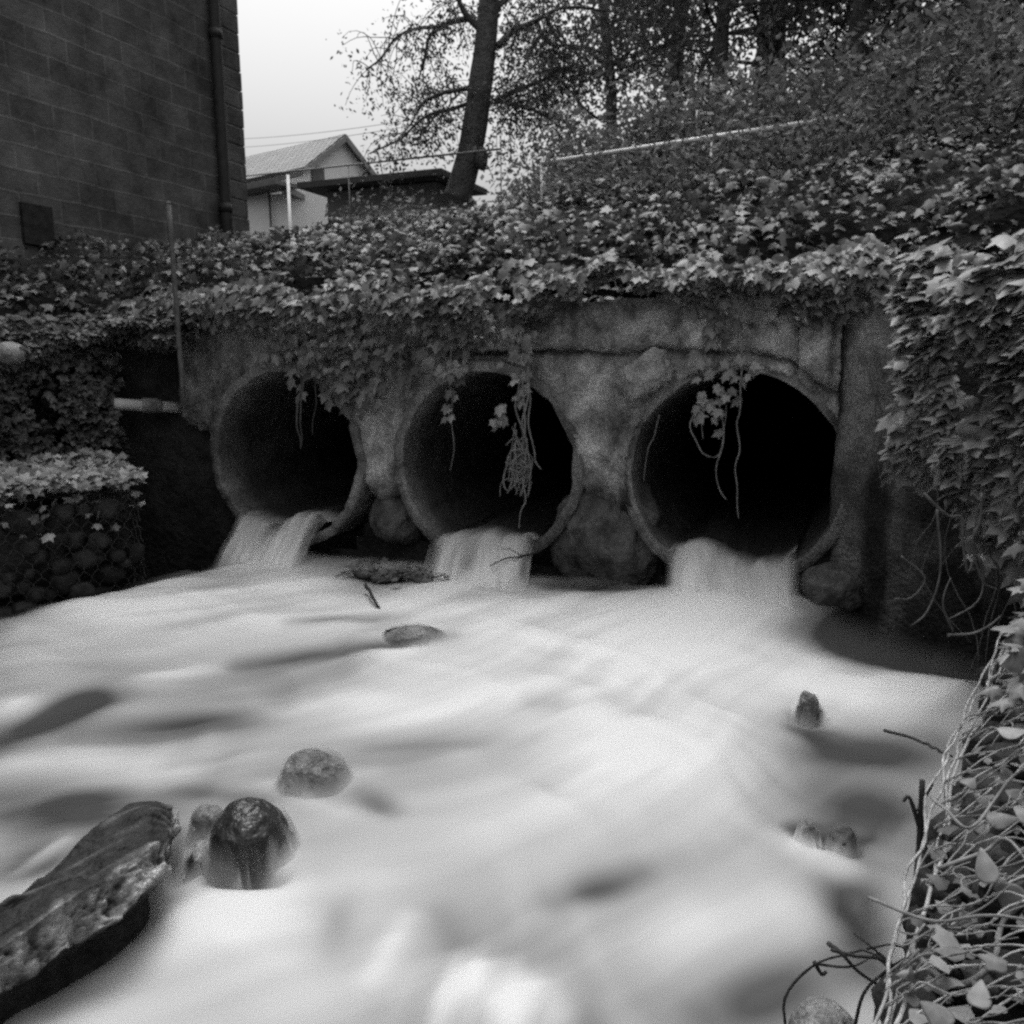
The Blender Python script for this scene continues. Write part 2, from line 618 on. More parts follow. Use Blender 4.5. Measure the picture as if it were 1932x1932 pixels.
# holes and pocks
for (hx, hz, hr, hd) in ((-0.62, 1.93, 0.03, 0.08), (-0.50, 1.93, 0.028, 0.07), (-2.9, 1.45, 0.05, 0.03), (-3.05, 1.35, 0.04, 0.05), (-1.1, 1.95, 0.02, 0.03), (-3.72, 1.72, 0.03, 0.03)):
    y += hd * np.exp(-(((x - hx) ** 2 + (z - hz) ** 2) / hr ** 2))
# slab of render round the second and third pipes
y -= 0.03 * sstep(0.4, 0.6, fbm(P2, 1.6, 3, 36)) * sstep(-2.0, -1.7, x)
# ragged foot between the pipes, stub on the left
zfoot = np.interp(x, [-5.2, -4.95, -4.84, -4.80, -3.6, -3.45, -3.28, -3.1, -2.95, -1.95, -1.75, -1.55, -1.3, -1.2, -0.16, 0],
                  [1.22, 1.20, 1.12, 0.70, 0.70, 0.78, 0.70, 0.74, 0.80, 0.72, 0.86, 0.80, 0.72, 0.60, 0.2, -0.3])
zfoot += 0.10 * (fbm(np.c_[x, x * 0], 9, 3, 51) - 0.5)
y += 0.06 * sstep(0.10, 0.0, z - zfoot)
tone = 0.42 + 0.36 * (fbm(P2, 1.9, 4, 61) - 0.5) * 2 + 0.30 * (fbm(P2, 11, 3, 60) - 0.5)
tone += 0.16 * sstep(0.55, 0.75, fbm(P2, 3.0, 3, 62))
str_ = fbm(np.c_[x * 6, z * 0.7], 1.0, 3, 63)
tone -= 0.22 * sstep(0.5, 0.7, str_)                               # run-off stains
tone += 0.22 * np.exp(-(((x + 3.25) / 0.22) ** 2 + ((z - 1.25) / 0.40) ** 2))   # cleaner render between the first two pipes
tone += 0.22 * np.exp(-(((x + 1.70) / 0.30) ** 2 + ((z - 1.58) / 0.20) ** 2))
tone += 0.10 * up_ * sstep(-2.6, -1.5, x) * sstep(2.12, 1.9, z)
tone -= 0.20 * sstep(2.0, 2.15, z + 0.1 * noise(P2, 4, 65))       # darker towards the top
tone -= 0.16 * sstep(-4.0, -4.7, x)
tone -= 0.26 * sstep(1.0, 0.55, z + 0.35 * (fbm(P2, 3, 3, 66) - 0.5)) # damp, algae-dark foot
tone = np.clip(tone, 0.05, 0.95)
idx = np.arange(len(x)).reshape(len(zs), len(xs))
q = np.stack([idx[:-1, :-1], idx[:-1, 1:], idx[1:, 1:], idx[1:, :-1]], -1).reshape(-1, 4)
cx, cz_ = x[q].mean(1), z[q].mean(1)
keep = cz_ > zfoot[q].mean(1)
for p in PX:
    keep &= np.hypot(cx - p, cz_ - PZ) > 0.69
keep &= cz_ < 2.10 + 0.06 * noise(np.c_[cx, cx * 0], 3, 71)
jit = 0.008 * (np.stack([noise(P2, 40, 81), noise(P2, 40, 82)], 1) - 0.5) * 2
qf = q[keep]
ed_ = np.concatenate([qf[:, [0, 1]], qf[:, [1, 2]], qf[:, [2, 3]], qf[:, [3, 0]]])
key = np.sort(ed_, 1)
_, inv, cnt = np.unique(key[:, 0] * 10 ** 7 + key[:, 1], return_inverse=True, return_counts=True)
rim = ed_[cnt[inv] == 1]
nv = len(x)
Vf = np.c_[x + jit[:, 0], y, z + jit[:, 1]]
Vb = Vf + np.array([0, 0.30, 0])                                  # the wall is 0.3 m thick
side = np.stack([rim[:, 1], rim[:, 0], rim[:, 0] + nv, rim[:, 1] + nv], -1)
face = mesh_from("wall_face", np.r_[Vf, Vb], [qf, side, qf[:, ::-1] + nv], M['concrete'], head, True, {"tone": np.r_[tone, tone]})

# stone bedded in the mortar beside the third pipe
b = MB()
c0 = atY(1215, 708, -0.075)
V_, F_, t_ = rock_mesh(c0, (0.32, 0.16, 0.21), 5, 5, 0.30, rotz(0.0) @ np.array([[math.cos(.45), 0, math.sin(.45)], [0, 1, 0], [-math.sin(.45), 0, math.cos(.45)]]), fine=0.22, pow_=0.45)
b.add(V_, F_, 0.7 + 0.6 * (t_ - 0.4))
b.build("bedded_stone", M['rock'], head)


def pipe(i, px, label):
    root = thing("culvert_pipe", label, "pipe", "concrete culvert pipes through the headwall")
    n = 160
    yy = np.r_[-0.03, -0.040, -0.040, -0.038, -0.02, 0.3, 1.0, 2.0, 3.0, 4.2, 5.5]
    rr = np.r_[0.724, 0.721, 0.656, 0.651, 0.65, 0.65, 0.65, 0.65, 0.65, 0.65, 0.65]
    yy = np.r_[0.55, yy]
    rr = np.r_[0.726, rr]
    a = np.linspace(0, 2 * np.pi, n, endpoint=False)
    A, R_ = np.meshgrid(a, rr)
    _, Y_ = np.meshgrid(a, yy)
    D = np.c_[np.cos(A.ravel()), np.sin(A.ravel()), Y_.ravel()]
    lip = (Y_.ravel() < 0.0)
    chip = fbm(np.c_[D[:, :2] * 0.65, D[:, 2] * 0 + i], 7, 4, 90 + i) - 0.5
    rad = R_.ravel() + np.where(lip, 0.030 * chip * (1 + 1.2 * np.maximum(chip, 0) * 4), 0.004 * (fbm(D, 3, 3, 95 + i) - 0.5))
    yv = Y_.ravel() + np.where(lip, 0.12 * np.maximum(chip, -0.03) + 0.03 * (fbm(np.c_[D[:, :2] * 2, D[:, 2] * 0 + i + 5], 9, 3, 91) - 0.5), 0)
    ang = np.arctan2(D[:, 1], D[:, 0])
    if i == 2:                                                      # the broken spot on the upper right of the third rim
        br = np.exp(-((ang - 0.48) / 0.09) ** 2) * lip
        yv += 0.13 * br
        rad -= 0.0 * br
    V = np.c_[px + rad * np.cos(A.ravel()), yv, PZ + rad * np.sin(A.ravel())]
    m_ = len(yy)
    idx = np.arange(n * m_).reshape(m_, n)
    q = np.stack([idx[:-1], np.roll(idx[:-1], -1, 1), np.roll(idx[1:], -1, 1), idx[1:]], -1).reshape(-1, 4)
    tn = 0.42 + 0.5 * (fbm(V, 4, 4, 97 + i) - 0.5) * 1.5
    tn += np.where(lip, 0.12 * sstep(0.2, 0.9, np.sin(ang)), 0)
    tn = np.where(Y_.ravel() > 0.2, tn * 0.35, tn)                    # barrel darker past the mouth
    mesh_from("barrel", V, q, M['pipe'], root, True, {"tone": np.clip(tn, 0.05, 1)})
    b = MB()
    b.add(np.array([(px + 0.7 * math.cos(t), 5.5, PZ + 0.7 * math.sin(t)) for t in np.linspace(0, 2 * np.pi, 40, endpoint=False)]), np.arange(40)[None])
    b.build("far_end", M['bed'], root, False)
    return root


pipe(0, PX[0], "round concrete culvert pipe beside the metal post, smallest looking of three")
pipe(1, PX[1], "middle of the three round culvert pipes, with a root tangle hanging across it")
pipe(2, PX[2], "round culvert pipe with a thick pale rim beside the ivy-clad side wall")

# ------------------------------------------------------------------ wing wall to the right of the headwall
wing = thing("wing_wall", "dark concrete side wall between the headwall and the near bank, ivy hanging over it", "wall")
path = [(-0.12, 0.06), (-0.10, 0.0), (0.82, -0.66), (1.58, -2.2), (1.98, -4.2)]
V, q = ribbon(path, -0.5, lambda p: top_of(p) - 0.05, 0.0, 90, 0.035, 41, 0.03)
d2 = np.c_[V[:, 0] * 0.8 - V[:, 1] * 0.6, V[:, 2]]
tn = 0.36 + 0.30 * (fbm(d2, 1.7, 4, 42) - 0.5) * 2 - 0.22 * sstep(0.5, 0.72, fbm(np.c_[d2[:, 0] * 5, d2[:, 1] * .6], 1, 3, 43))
tn += 0.14 * np.exp(-(((V[:, 0] - 0.02) / 0.16) ** 2 + ((V[:, 2] - 1.65) / 0.35) ** 2))  # lit upper end of the wall painted into the tone
tn -= 0.24 * sstep(1.25, 0.9, V[:, 2] + 0.4 * (fbm(d2, 2, 3, 44) - 0.5)) + 0.10 * sstep(0.15, 0.4, V[:, 0])  # shadow low on the wall and rightward painted into the tone
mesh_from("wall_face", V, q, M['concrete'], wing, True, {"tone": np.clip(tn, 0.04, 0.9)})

# boulder and broken masonry under the wall, between the pipes
b = MB()
b.add(*[lambda r: (r[0], r[1], r[2])][0](rock_mesh((-3.22, 0.16, 0.55), (0.44, 0.40, 0.44), 11, 5, 0.14, rotz(.3), fine=0.06)))
tag(b.build("boulder", M['boulder']), "round grey boulder wedged under the wall between first and middle pipes", "boulder")
b = MB()
b.add(*rock_mesh((-1.55, 0.16, 0.52), (0.70, 0.40, 0.78), 14, 5, 0.25, rotz(.1), fine=0.16, pow_=0.7))
tag(b.build("boulder", M['boulder']), "rough dark masonry lump at the waterline between middle and third pipes", "boulder")
b = MB()
b.add(*rock_mesh((-0.08, -0.12, 0.35), (0.34, 0.3, 0.34), 15, 4, 0.25, rotz(.4), fine=0.12, pow_=0.8))
tag(b.build("boulder", M['boulder']), "dark stone in the corner right of the third pipe's spill", "boulder")

# ------------------------------------------------------------------ the stream: silky, foam-streaked water
FOAM = [(-4.25, -0.42, -3.95, -0.46, 0.26, 0.45), (-2.55, -0.42, -2.25, -0.42, 0.24, 0.45), (-0.98, -0.42, -0.5, -0.4, 0.28, 0.55), (-4.5, -2.01, -3.34, -0.75, 0.35, 0.5), (-1.2, -1.08, -0.55, -1.52, 0.71, 0.6), (-0.92, -0.23, -0.36, -0.03, 0.36, 0.5), (-2.3, -2.34, -1.49, -2.03, 0.2, 0.55), (-3.34, -0.99, -2.91, -1.02, 0.21, 0.2), (-3.36, -2.38, -3.08, -2.12, 0.09, 0.35), (-3.32, -3.12, -2.54, -2.94, 0.09, 0.45), (-1.21, -2.28, -0.56, -2.16, 0.25, 0.35), (-1.93, -3.75, -1.49, -3.37, 0.2, 0.35), (-0.95, -3.61, -0.73, -3.5, 0.11, 0.5), (-1.19, -3.6, -1.2, -3.37, 0.05, 0.4), (-0.95, -3.75, -0.9, -3.5, 0.04, 0.35), (-0.72, -3.72, -0.72, -3.5, 0.04, 0.3), (-1.38, -3.55, -1.45, -3.3, 0.06, -0.15), (-0.55, -3.7, -0.62, -3.4, 0.07, -0.15), (-0.58, -3.27, -0.16, -2.99, 0.14, 0.35), (-0.08, -2.63, 0.04, -2.68, 0.06, 0.45), (-0.05, -1.47, 0.6, -1.19, 0.13, 0.5), (-2.27, -2.95, -1.76, -2.67, 0.06, 0.25), (-2.4, -1.11, -1.34, -0.58, 0.17, 0.3), (-3.81, -2.75, -3.65, -2.76, 0.09, 0.4), (-2.48, -1.79, -2.18, -1.64, 0.07, 0.3), (-2.11, -2.9, -1.72, -2.95, 0.04, 0.2), (-2.62, -3.59, -2.59, -3.43, 0.03, 0.35), (-1.14, -2.73, -0.6, -2.49, 0.2, 0.2), (-1.77, -0.33, -1.17, -0.17, 0.13, -0.6), (-3.3, -0.55, -2.56, -0.45, 0.12, -0.4), (-2.98, -1.49, -2.44, -1.17, 0.08, -0.35), (-2.97, -2.01, -2.02, -1.39, 0.09, -0.4), (-3.52, -2.92, -3.37, -2.45, 0.14, -0.55), (-3.16, -2.85, -2.22, -2.37, 0.12, -0.4), (-2.91, -3.37, -2.52, -3.18, 0.16, -0.5), (-2.69, -3.61, -2.52, -3.5, 0.1, -0.4), (-0.17, -0.67, 0.41, -0.79, 0.32, -0.8), (0.23, -0.92, 0.6, -1.04, 0.1, -0.6), (-0.16, -1.95, 0.37, -1.78, 0.14, -0.5), (-0.02, -2.23, 0.26, -2.4, 0.2, -0.45), (0.06, -2.7, 0.12, -3.05, 0.1, -0.45), (-0.69, -3.0, -0.31, -2.68, 0.10, -0.10), (-1.3, -1.97, -1.23, -1.95, 0.09, -0.35), (-0.26, -3.34, -0.0, -3.13, 0.1, -0.4), (-1.6, -3.28, -1.36, -3.51, 0.08, -0.15), (-1.72, -2.81, -1.53, -2.89, 0.05, -0.28), (-0.78, -3.13, -0.59, -2.92, 0.07, -0.3), (-1.13, -3.3, -1.02, -3.4, 0.06, -0.1), (-2.46, -3.01, -2.02, -2.94, 0.05, -0.25), (-1.04, -2.56, -0.98, -2.61, 0.03, -0.1), (-1.86, -2.49, -1.22, -2.26, 0.07, -0.22), (-0.17, -1.77, -0.04, -1.8, 0.07, -0.4), (-0.12, -2.5, 0.09, -2.46, 0.04, -0.5)]
HOLE = [(-2.15, -3.99, -2.03, -3.55, 0.09, 0.95), (-2.28, -3.23, -2.02, -3.5, 0.03, 0.7), (-1.95, -3.39, -1.72, -3.34, 0.04, 0.85), (-2.01, -2.83, -1.85, -2.76, 0.03, 0.7), (-2.25, -3.12, -2.13, -3.18, 0.02, 0.5), (-2.05, -3.45, -2.05, -3.4, 0.05, 0.5), (-0.16, -1.69, -0.09, -1.69, 0.04, 0.6), (-0.08, -2.56, -0.04, -2.58, 0.03, 0.6), (0.02, -2.54, 0.07, -2.54, 0.03, 0.6), (-2.35, -1.46, -2.1, -1.36, 0.05, 0.45), (-5.03, -1.81, -4.34, -0.53, 0.12, 0.8), (-5.21, -1.67, -4.49, -0.35, 0.2, 1.0), (-1.91, -0.25, -1.14, 0.03, 0.06, 0.6), (-3.26, -0.48, -2.55, -0.39, 0.05, 0.5), (0.09, -2.89, 0.2, -3.21, 0.05, 0.4), (-2.02, -2.87, -1.98, -2.86, 0.02, 0.3)]  # water thinned to the dark bed; below the slab this paints its shadow


def hb(y):
    return np.interp(y, [-9, -6, -5, -3.5, -2.5, -1.5, -.2], [-.5, -.3, -.2, -.02, .1, .2, .28])


def seg_gauss(P, s):
    a, b = np.array(s[:2]), np.array(s[2:4])
    ab = b - a
    t = np.clip(((P - a) @ ab) / (ab @ ab + 1e-9), 0, 1)
    # fade towards the ends as well as sideways
    qd = P - (a + t[:, None] * ab)
    d2 = (qd ** 2).sum(1)
    L = np.sqrt(ab @ ab)
    e = 0.55 + 0.45 * np.sin(np.pi * np.clip(t, 0.0, 1)) if L > 0.15 else 1.0
    return s[5] * e * np.exp(-d2 / (1.1 * s[4]) ** 2)


def watermat():
    mt, t, out = mat_new('water')
    at = t.nodes.new("ShaderNodeAttribute")
    at.attribute_name = "foam"
    r = t.nodes.new("ShaderNodeValToRGB")
    r.color_ramp.elements[0].position = 0.0
    r.color_ramp.elements[0].color = g(0.015)
    r.color_ramp.elements[1].position = 1.0
    r.color_ramp.elements[1].color = g(0.92)
    t.links.new(at.outputs["Fac"], r.inputs[0])
    b = t.nodes.new("ShaderNodeBsdfPrincipled")
    b.inputs["Roughness"].default_value = 0.45
    b.inputs["Specular IOR Level"].default_value = 0.25
    t.links.new(r.outputs[0], b.inputs["Base Color"])
    al = t.nodes.new("ShaderNodeAttribute")
    al.attribute_name = "cover"
    tr = t.nodes.new("ShaderNodeBsdfTransparent")
    mx = t.nodes.new("ShaderNodeMixShader")
    t.links.new(al.outputs["Fac"], mx.inputs[0])
    t.links.new(tr.outputs[0], mx.inputs[1])
    tl = t.nodes.new("ShaderNodeBsdfTranslucent")
    t.links.new(r.outputs[0], tl.inputs[0])
    m2 = t.nodes.new("ShaderNodeMixShader")
    m2.inputs[0].default_value = 0.42
    t.links.new(b.outputs[0], m2.inputs[1])
    t.links.new(tl.outputs[0], m2.inputs[2])
    t.links.new(m2.outputs[0], mx.inputs[2])
    t.links.new(mx.outputs[0], out.inputs[0])
    return mt


M['water'] = watermat()
sx = 0.02
xs = np.arange(-7.6, 1.9, sx)
ys = np.arange(-6.6, 0.32, sx)
gx, gy = np.meshgrid(xs, ys)
P2 = np.c_[gx.ravel(), gy.ravel()]
X_, Y_ = P2[:, 0], P2[:, 1]
# flow runs towards -y and a little to the left: streaks are drawn out along it
fl = np.array([-0.35, -0.94])
fp = np.array([0.94, -0.35])
bend = P2 - np.array([-5.5, 1.0])                          # the current swings left as it leaves the culverts
S = np.c_[np.hypot(bend[:, 0], bend[:, 1]), np.arctan2(bend[:, 1], bend[:, 0]) * 4.5]
warp = fbm(P2, 0.9, 2, 201) - 0.5
st1 = fbm(np.c_[S[:, 0] * 2.9 + warp * 1.6, S[:, 1] * 0.8], 1.0, 3, 202) - 0.5
# cross-waves: low standing ridges lying across the current
cw = fbm(np.c_[X_ * 0.8 + warp, Y_ * 2.4 + X_ * 0.7 + warp * 2.4], 1.0, 3, 203) - 0.5
st2 = fbm(np.c_[S[:, 0] * 9 + warp * 4, S[:, 1] * 0.9], 1.0, 3, 205) - 0.5
foam = 0.645 + 0.60 * st1 * np.interp(X_, [-2.2, -1.0], [1.0, 0.55]) + 0.36 * cw + 0.14 * st2
A = sum(seg_gauss(P2, s) for s in FOAM)
A = A * (0.55 + 0.9 * (st2 + 0.5) * (0.5 + cw + 0.5))
foam = foam + np.where(A > 0, 0.75 * A, 1.4 * A)
dd1_ = fbm(P2, 5, 2, 211) - 0.5
dome = np.exp(-(((X_ + 0.84 + 0.14 * dd1_) / 0.20) ** 2 + ((Y_ + 3.62 + 0.16 * dd1_) / 0.16) ** 2))
foam += dome * (0.12 + 0.8 * (fbm(np.c_[X_ * 16 + Y_ * 3, Y_ * 1.2], 1.0, 2, 209) - 0.5)) - 0.28 * np.exp(-(((X_ + 0.86) / 0.34) ** 2 + ((Y_ + 3.45) / 0.26) ** 2)) * (1 - dome)
lift = 0.045 * np.clip(A, -0.8, 0.9) + 0.085 * cw * sstep(-0.5, -1.6, Y_) + 0.04 * st1
hz = hb(Y_) + lift
hz += 0.075 * dome + 0.05 * np.exp(-(((X_ + 0.7) / 0.55) ** 2 + ((Y_ + 0.5) / 0.3) ** 2))
hl = np.zeros(len(P2))
for s in HOLE:
    hl = np.maximum(hl, seg_gauss(P2, s))
db = -chan(P2)
dr_ = np.clip((X_ + 0.3) / 0.3, 0, 1) * sstep(-1.6, -1.2, Y_)
foam -= 0.5 * dr_ * sstep(0.75, 0.15, db)
edge = sstep(0.03, 0.28, db * (1 - 0.35 * dr_) - 0.06 * dr_ + 0.10 * (fbm(P2, 2.5, 2, 207) - 0.5))
near_wall = sstep(0.22, -0.28, Y_)
hz -= 0.06 * hl
# water heaped thinly over the half-drowned rocks
VEIL = [(-1.90, -2.86, 0.16, 0.11, 0.50), (-2.22, -1.42, 0.24, 0.05, 0.35), (-0.05, -2.57, 0.07, 0.07, 0.55), (0.05, -2.55, 0.08, 0.07, 0.55), (-2.06, -3.42, 0.08, 0.07, 0.5), (-0.13, -1.70, 0.05, 0.03, 0.3)]
thin = np.zeros(len(P2))
for vx, vy, vr, vh, vc in VEIL:
    e_ = np.exp(-((X_ - vx) ** 2 + (Y_ - vy) ** 2) / vr ** 2)
    thin = np.maximum(thin, (1 - vc) * np.clip(1.5 * e_, 0, 1))
# the moving water climbs a little way over each rounded rock and thins out there
DROWN = [((470, 1588, 0.04), (0.27, 0.28, 0.29), 0.04, 1.0), ((594, 1462, 0.075), (0.25, 0.22, 0.19), 0.07, 0.6), ((783, 1204, 0.195), (0.34, 0.22, 0.12), 0.035, 0.3), ((1526, 1338, 0.19), (0.085, 0.09, 0.15), 0.03, 0.3),
         ((1524, 1578, 0.10), (0.075, 0.08, 0.12), 0.05, 0.3), ((1592, 1585, 0.10), (0.09, 0.09, 0.10), 0.06, 0.3), ((392, 1545, 0.06), (0.11, 0.11, 0.10), 0.05, 0.2), ((385, 1615, 0.0), (0.09, 0.14, 0.10), 0.04, 0.2)]
thin = thin * 0.0
for (u_, v_, z_), (a_, b_, c_), hv, asym in DROWN:
    cc_ = atZ(u_, v_, z_)
    ax1, ax2, ax3 = a_ * 0.56, b_ * 0.56, c_ * 0.55
    dx, dy = (X_ - cc_[0]) / ax1, (Y_ - cc_[1]) / ax2
    r2_ = dx ** 2 + dy ** 2
    zr = np.where(r2_ < 1, cc_[2] + ax3 * np.sqrt(np.maximum(1 - r2_, 0)), -9)
    hv_ = hv * np.maximum(1 + asym * dx + 0.7 * asym * dy, 0.2)
    climb = sstep(0.0, 1.0, (zr - hz) / np.maximum(hv_, 0.01))
    w_ = r2_ < 1
    thin = np.where(w_ & (zr > hz), np.maximum(thin, climb), thin)
    hl = np.where(w_ & (zr > hz), np.minimum(hl, 0.5), hl)
    hz = np.where(w_, np.maximum(hz, zr + 0.012), hz)
cover = np.clip(edge * (1 - hl) * (1 - thin), 0, 1)
for a_, b_ in (((-5.6, -2.95), (-4.98, -1.80)), ((-4.98, -1.80), (-4.36, -0.50)), ((-4.36, -0.50), (-4.40, 0.3))):
    a_, b_ = np.array(a_), np.array(b_)
    t_ = unit(b_ - a_)
    sd_ = (P2 - a_) @ np.array([t_[1], -t_[0]])
    al_ = (P2 - a_) @ t_
    cover *= np.where((al_ > -0.2) & (al_ < np.linalg.norm(b_ - a_) + 0.1), sstep(-0.10, 0.16, sd_), 1)
cover *= np.where(Y_ > -0.10, sstep(0.14, -0.10, Y_), 1)
foam = np.clip(foam, 0.12, 1.0) ** 1.25
idx = np.arange(len(X_)).reshape(len(ys), len(xs))
q = np.stack([idx[:-1, :-1], idx[:-1, 1:], idx[1:, 1:], idx[1:, :-1]], -1).reshape(-1, 4)
keep = (cover[q] > 0.004).any(1)
mesh_from("water", np.c_[P2, hz], q[keep], M['water'], None, True, {"foam": foam, "cover": cover})["kind"] = "structure"


def spill(i, px, lv, base, w0, w1, skew, mode):
    """sheet of water running out along the pipe's floor and dropping to the stream"""
    yy = np.r_[np.linspace(4.5, 0.4, 16), np.linspace(0.36, -0.10, 14), np.linspace(-0.115, -0.77, 26)]
    k = len(yy)
    out = np.clip((-0.07 - yy) / 0.70, 0, 1)
    zc = lv + 0.012 * np.clip(yy, 0, 5) - (lv - base + 0.04) * np.clip(out * 1.25, 0, 1) ** 1.35
    n = 60
    f = np.linspace(-1, 1, n)
    Yg, Fg = np.meshgrid(yy, f, indexing='ij')
    Zg = np.repeat(zc[:, None], n, 1)
    Og = np.repeat(out[:, None], n, 1)
    half = np.sqrt(np.maximum(PR ** 2 - (lv - PZ) ** 2, 0.01)) * (w0 + (w1 - w0) * Og)
    Xg = px + skew * Og + Fg * half
    p = np.c_[Fg.ravel() * 3 + i * 9, Yg.ravel() * 1.5]
    nz = fbm(p, 2.0, 3, 300 + i) - 0.5
    fine_ = fbm(np.c_[Fg.ravel() * 14 + i * 9, Yg.ravel() * 0.8], 1.0, 3, 305 + i) - 0.5
    Z = Zg.ravel() + 0.09 * nz + 0.03 * fine_ * Og.ravel() + 0.035 * np.sin(Fg.ravel() * 3.3 + i * 1.7)
    lipf = sstep(0.25, -0.16, Yg.ravel() + 0.25 * nz)
    fo = 0.06 + 0.90 * lipf + 0.30 * nz * lipf + 0.22 * fine_ * lipf
    cv = np.ones(len(Z))
    F_ = Fg.ravel()
    O_ = Og.ravel()
    if mode == 0:      # splits in two over a stone: dull left facet and a bright right-hand tongue
        Z += 0.05 * np.abs(F_ + 0.05) * (1 - O_)
        fo -= 0.22 * np.exp(-((F_ + 0.65) / 0.35) ** 2) * lipf
        cv *= 1 - 0.75 * np.exp(-((F_ + 0.12) / 0.18) ** 2) * np.exp(-((O_ - 0.10) / 0.22) ** 2)
    elif mode == 1:    # broken by stones on the left, smooth tongue on the right
        fo += 0.25 * np.exp(-((F_ - 0.75) / 0.25) ** 2) * lipf
        cv *= 1 - 0.55 * np.exp(-((F_ + 0.15) / 0.16) ** 2) * np.exp(-((O_ - 0.45) / 0.3) ** 2)
        Z += 0.07 * np.exp(-((F_ - 0.8) / 0.25) ** 2) * sstep(0.5, -0.1, Yg.ravel())
    else:              # broad full fall
        Z += 0.035 * np.exp(-((F_ + 0.45) / 0.3) ** 2) * sstep(1.0, 0.0, Yg.ravel())
        Z += 0.05 * sstep(0.72, 1.0, F_) * sstep(0.6, -0.05, Yg.ravel())
        fo += 0.10 * lipf
    cv *= sstep(1.0, 0.62, np.abs(F_ + 0.25 * nz) * (0.93 + 0.07 * O_)) * (1 - 0.0 * O_)
    cv *= sstep(1.0, 0.55, O_ + 0.3 * nz)
    cv = np.where(Yg.ravel() > -0.05, np.maximum(cv, 0.85), cv)
    V = np.c_[Xg.ravel(), Yg.ravel(), Z]
    idx = np.arange(k * n).reshape(k, n)
    q = np.stack([idx[:-1, :-1], idx[1:, :-1], idx[1:, 1:], idx[:-1, 1:]], -1).reshape(-1, 4)
    o = mesh_from("water_spill", V, q, M['water'], None, True, {"foam": np.clip(fo, 0.03, 0.95), "cover": np.clip(cv, 0, 1)})
    o["kind"] = "structure"


spill(0, PX[0], 0.50, 0.20, 0.98, 1.0, 0.14, 0)
spill(1, PX[1], 0.50, 0.20, 0.98, 1.0, 0.16, 1)
spill(2, PX[2], 0.50, 0.20, 0.98, 1.05, 0.10, 2)


# ------------------------------------------------------------------ rocks in the stream
def hull_rock(pts, seed, fine=0.02, cuts=4, sm=3):
    bm = bmesh.new()
    for p in pts:
        bm.verts.new(p)
    r = bmesh.ops.convex_hull(bm, input=bm.verts)
    bmesh.ops.delete(bm, geom=[v for v in bm.verts if not v.link_faces], context='VERTS')
    bmesh.ops.triangulate(bm, faces=bm.faces)
    for k in range(5):
        ed = [e for e in bm.edges if e.calc_length() > 0.035]
        if not ed:
            break
        bmesh.ops.subdivide_edges(bm, edges=ed, cuts=1)
        bmesh.ops.triangulate(bm, faces=bm.faces)
        if k < sm:
            bmesh.ops.smooth_vert(bm, verts=bm.verts, factor=0.5, use_axis_x=True, use_axis_y=True, use_axis_z=True)
    bm.normal_update()
    bm.verts.index_update()
    V = np.array([v.co[:] for v in bm.verts])
    N = np.array([v.normal[:] for v in bm.verts])
    F = np.array([[v.index for v in f.verts] for f in bm.faces])
    bm.free()
    V = V + N * ((fbm(V, 9, 4, seed) - 0.5) * 2 * fine)[:, None]
    return V, N, F


def P_(u, v, z):
    return atZ(u, v, z)


# the long slab: dark ribbed top, lighter broken edge facing the camera, undercut painted black for its shadow
TL = [(322, 1522), (292, 1505), (240, 1512), (160, 1580), (20, 1698), (-110, 1785)]
RG = [(327, 1534), (318, 1570), (285, 1600), (190, 1662), (40, 1762), (-110, 1850)]
CR = [(326, 1556), (324, 1615), (296, 1672), (205, 1735), (50, 1836), (-110, 1935)]
zt_ = (0.13, 0.20, 0.23, 0.22, 0.20, 0.17)
NS = 150
c1_ = curve([P_(u, v, z) for (u, v), z in zip(TL, zt_)], NS)
c2_ = curve([P_(u, v, z + 0.02) for (u, v), z in zip(RG, zt_)], NS)
c3_ = curve([P_(u, v, max(z - 0.10, 0.03)) for (u, v), z in zip(CR, zt_)], NS)
ax_ = unit(c2_[-1] - c2_[0])
pr_ = np.cross(ax_, [0, 0, 1.0])
pr_ = pr_ if pr_ @ (c3_[70] - c1_[70]) > 0 else -pr_
c4_ = c3_ - pr_ * 0.10 + np.array([0, 0, -0.10])
c5_ = c3_ - pr_ * 0.06 + np.array([0, 0, -0.5])
c0_ = c1_ - pr_ * 0.05 + np.array([0, 0, -0.5])
sec = [c0_, c1_, c2_, c3_, c4_, c5_]
rows_, par = [], []
for k in range(5):
    m_ = (14, 34, 30, 12, 12)[k]
    for j in range(m_):
        f = j / m_
        rows_.append(sec[k] * (1 - f) + sec[k + 1] * f)
        par.append(k + f)
rows_.append(sec[5])
par.append(5.0)
G_ = np.stack(rows_, 1)                                   # NS x m x 3
par = np.tile(np.array(par), NS)
m_ = G_.shape[1]
V = G_.reshape(-1, 3)
idx = np.arange(NS * m_).reshape(NS, m_)
F = np.stack([idx[:-1, :-1], idx[:-1, 1:], idx[1:, 1:], idx[1:, :-1]], -1).reshape(-1, 4)
F = F[:, ::-1]
S_ = np.c_[V @ ax_, V @ pr_, V[:, 2]]
nn = np.array([0, 0, 1.0]) * 0.8 + pr_ * 0.5
rib = fbm(np.c_[S_[:, 0] * 10 + S_[:, 1] * 14, S_[:, 1] * 6, S_[:, 2] * 4], 1.6, 4, 402) - 0.5
big = fbm(S_, 6, 3, 404) - 0.5
crm = fbm(S_, 20, 5, 405, 0.65) - 0.5
edge_ = np.exp(-((par - 3) / 0.35) ** 2)
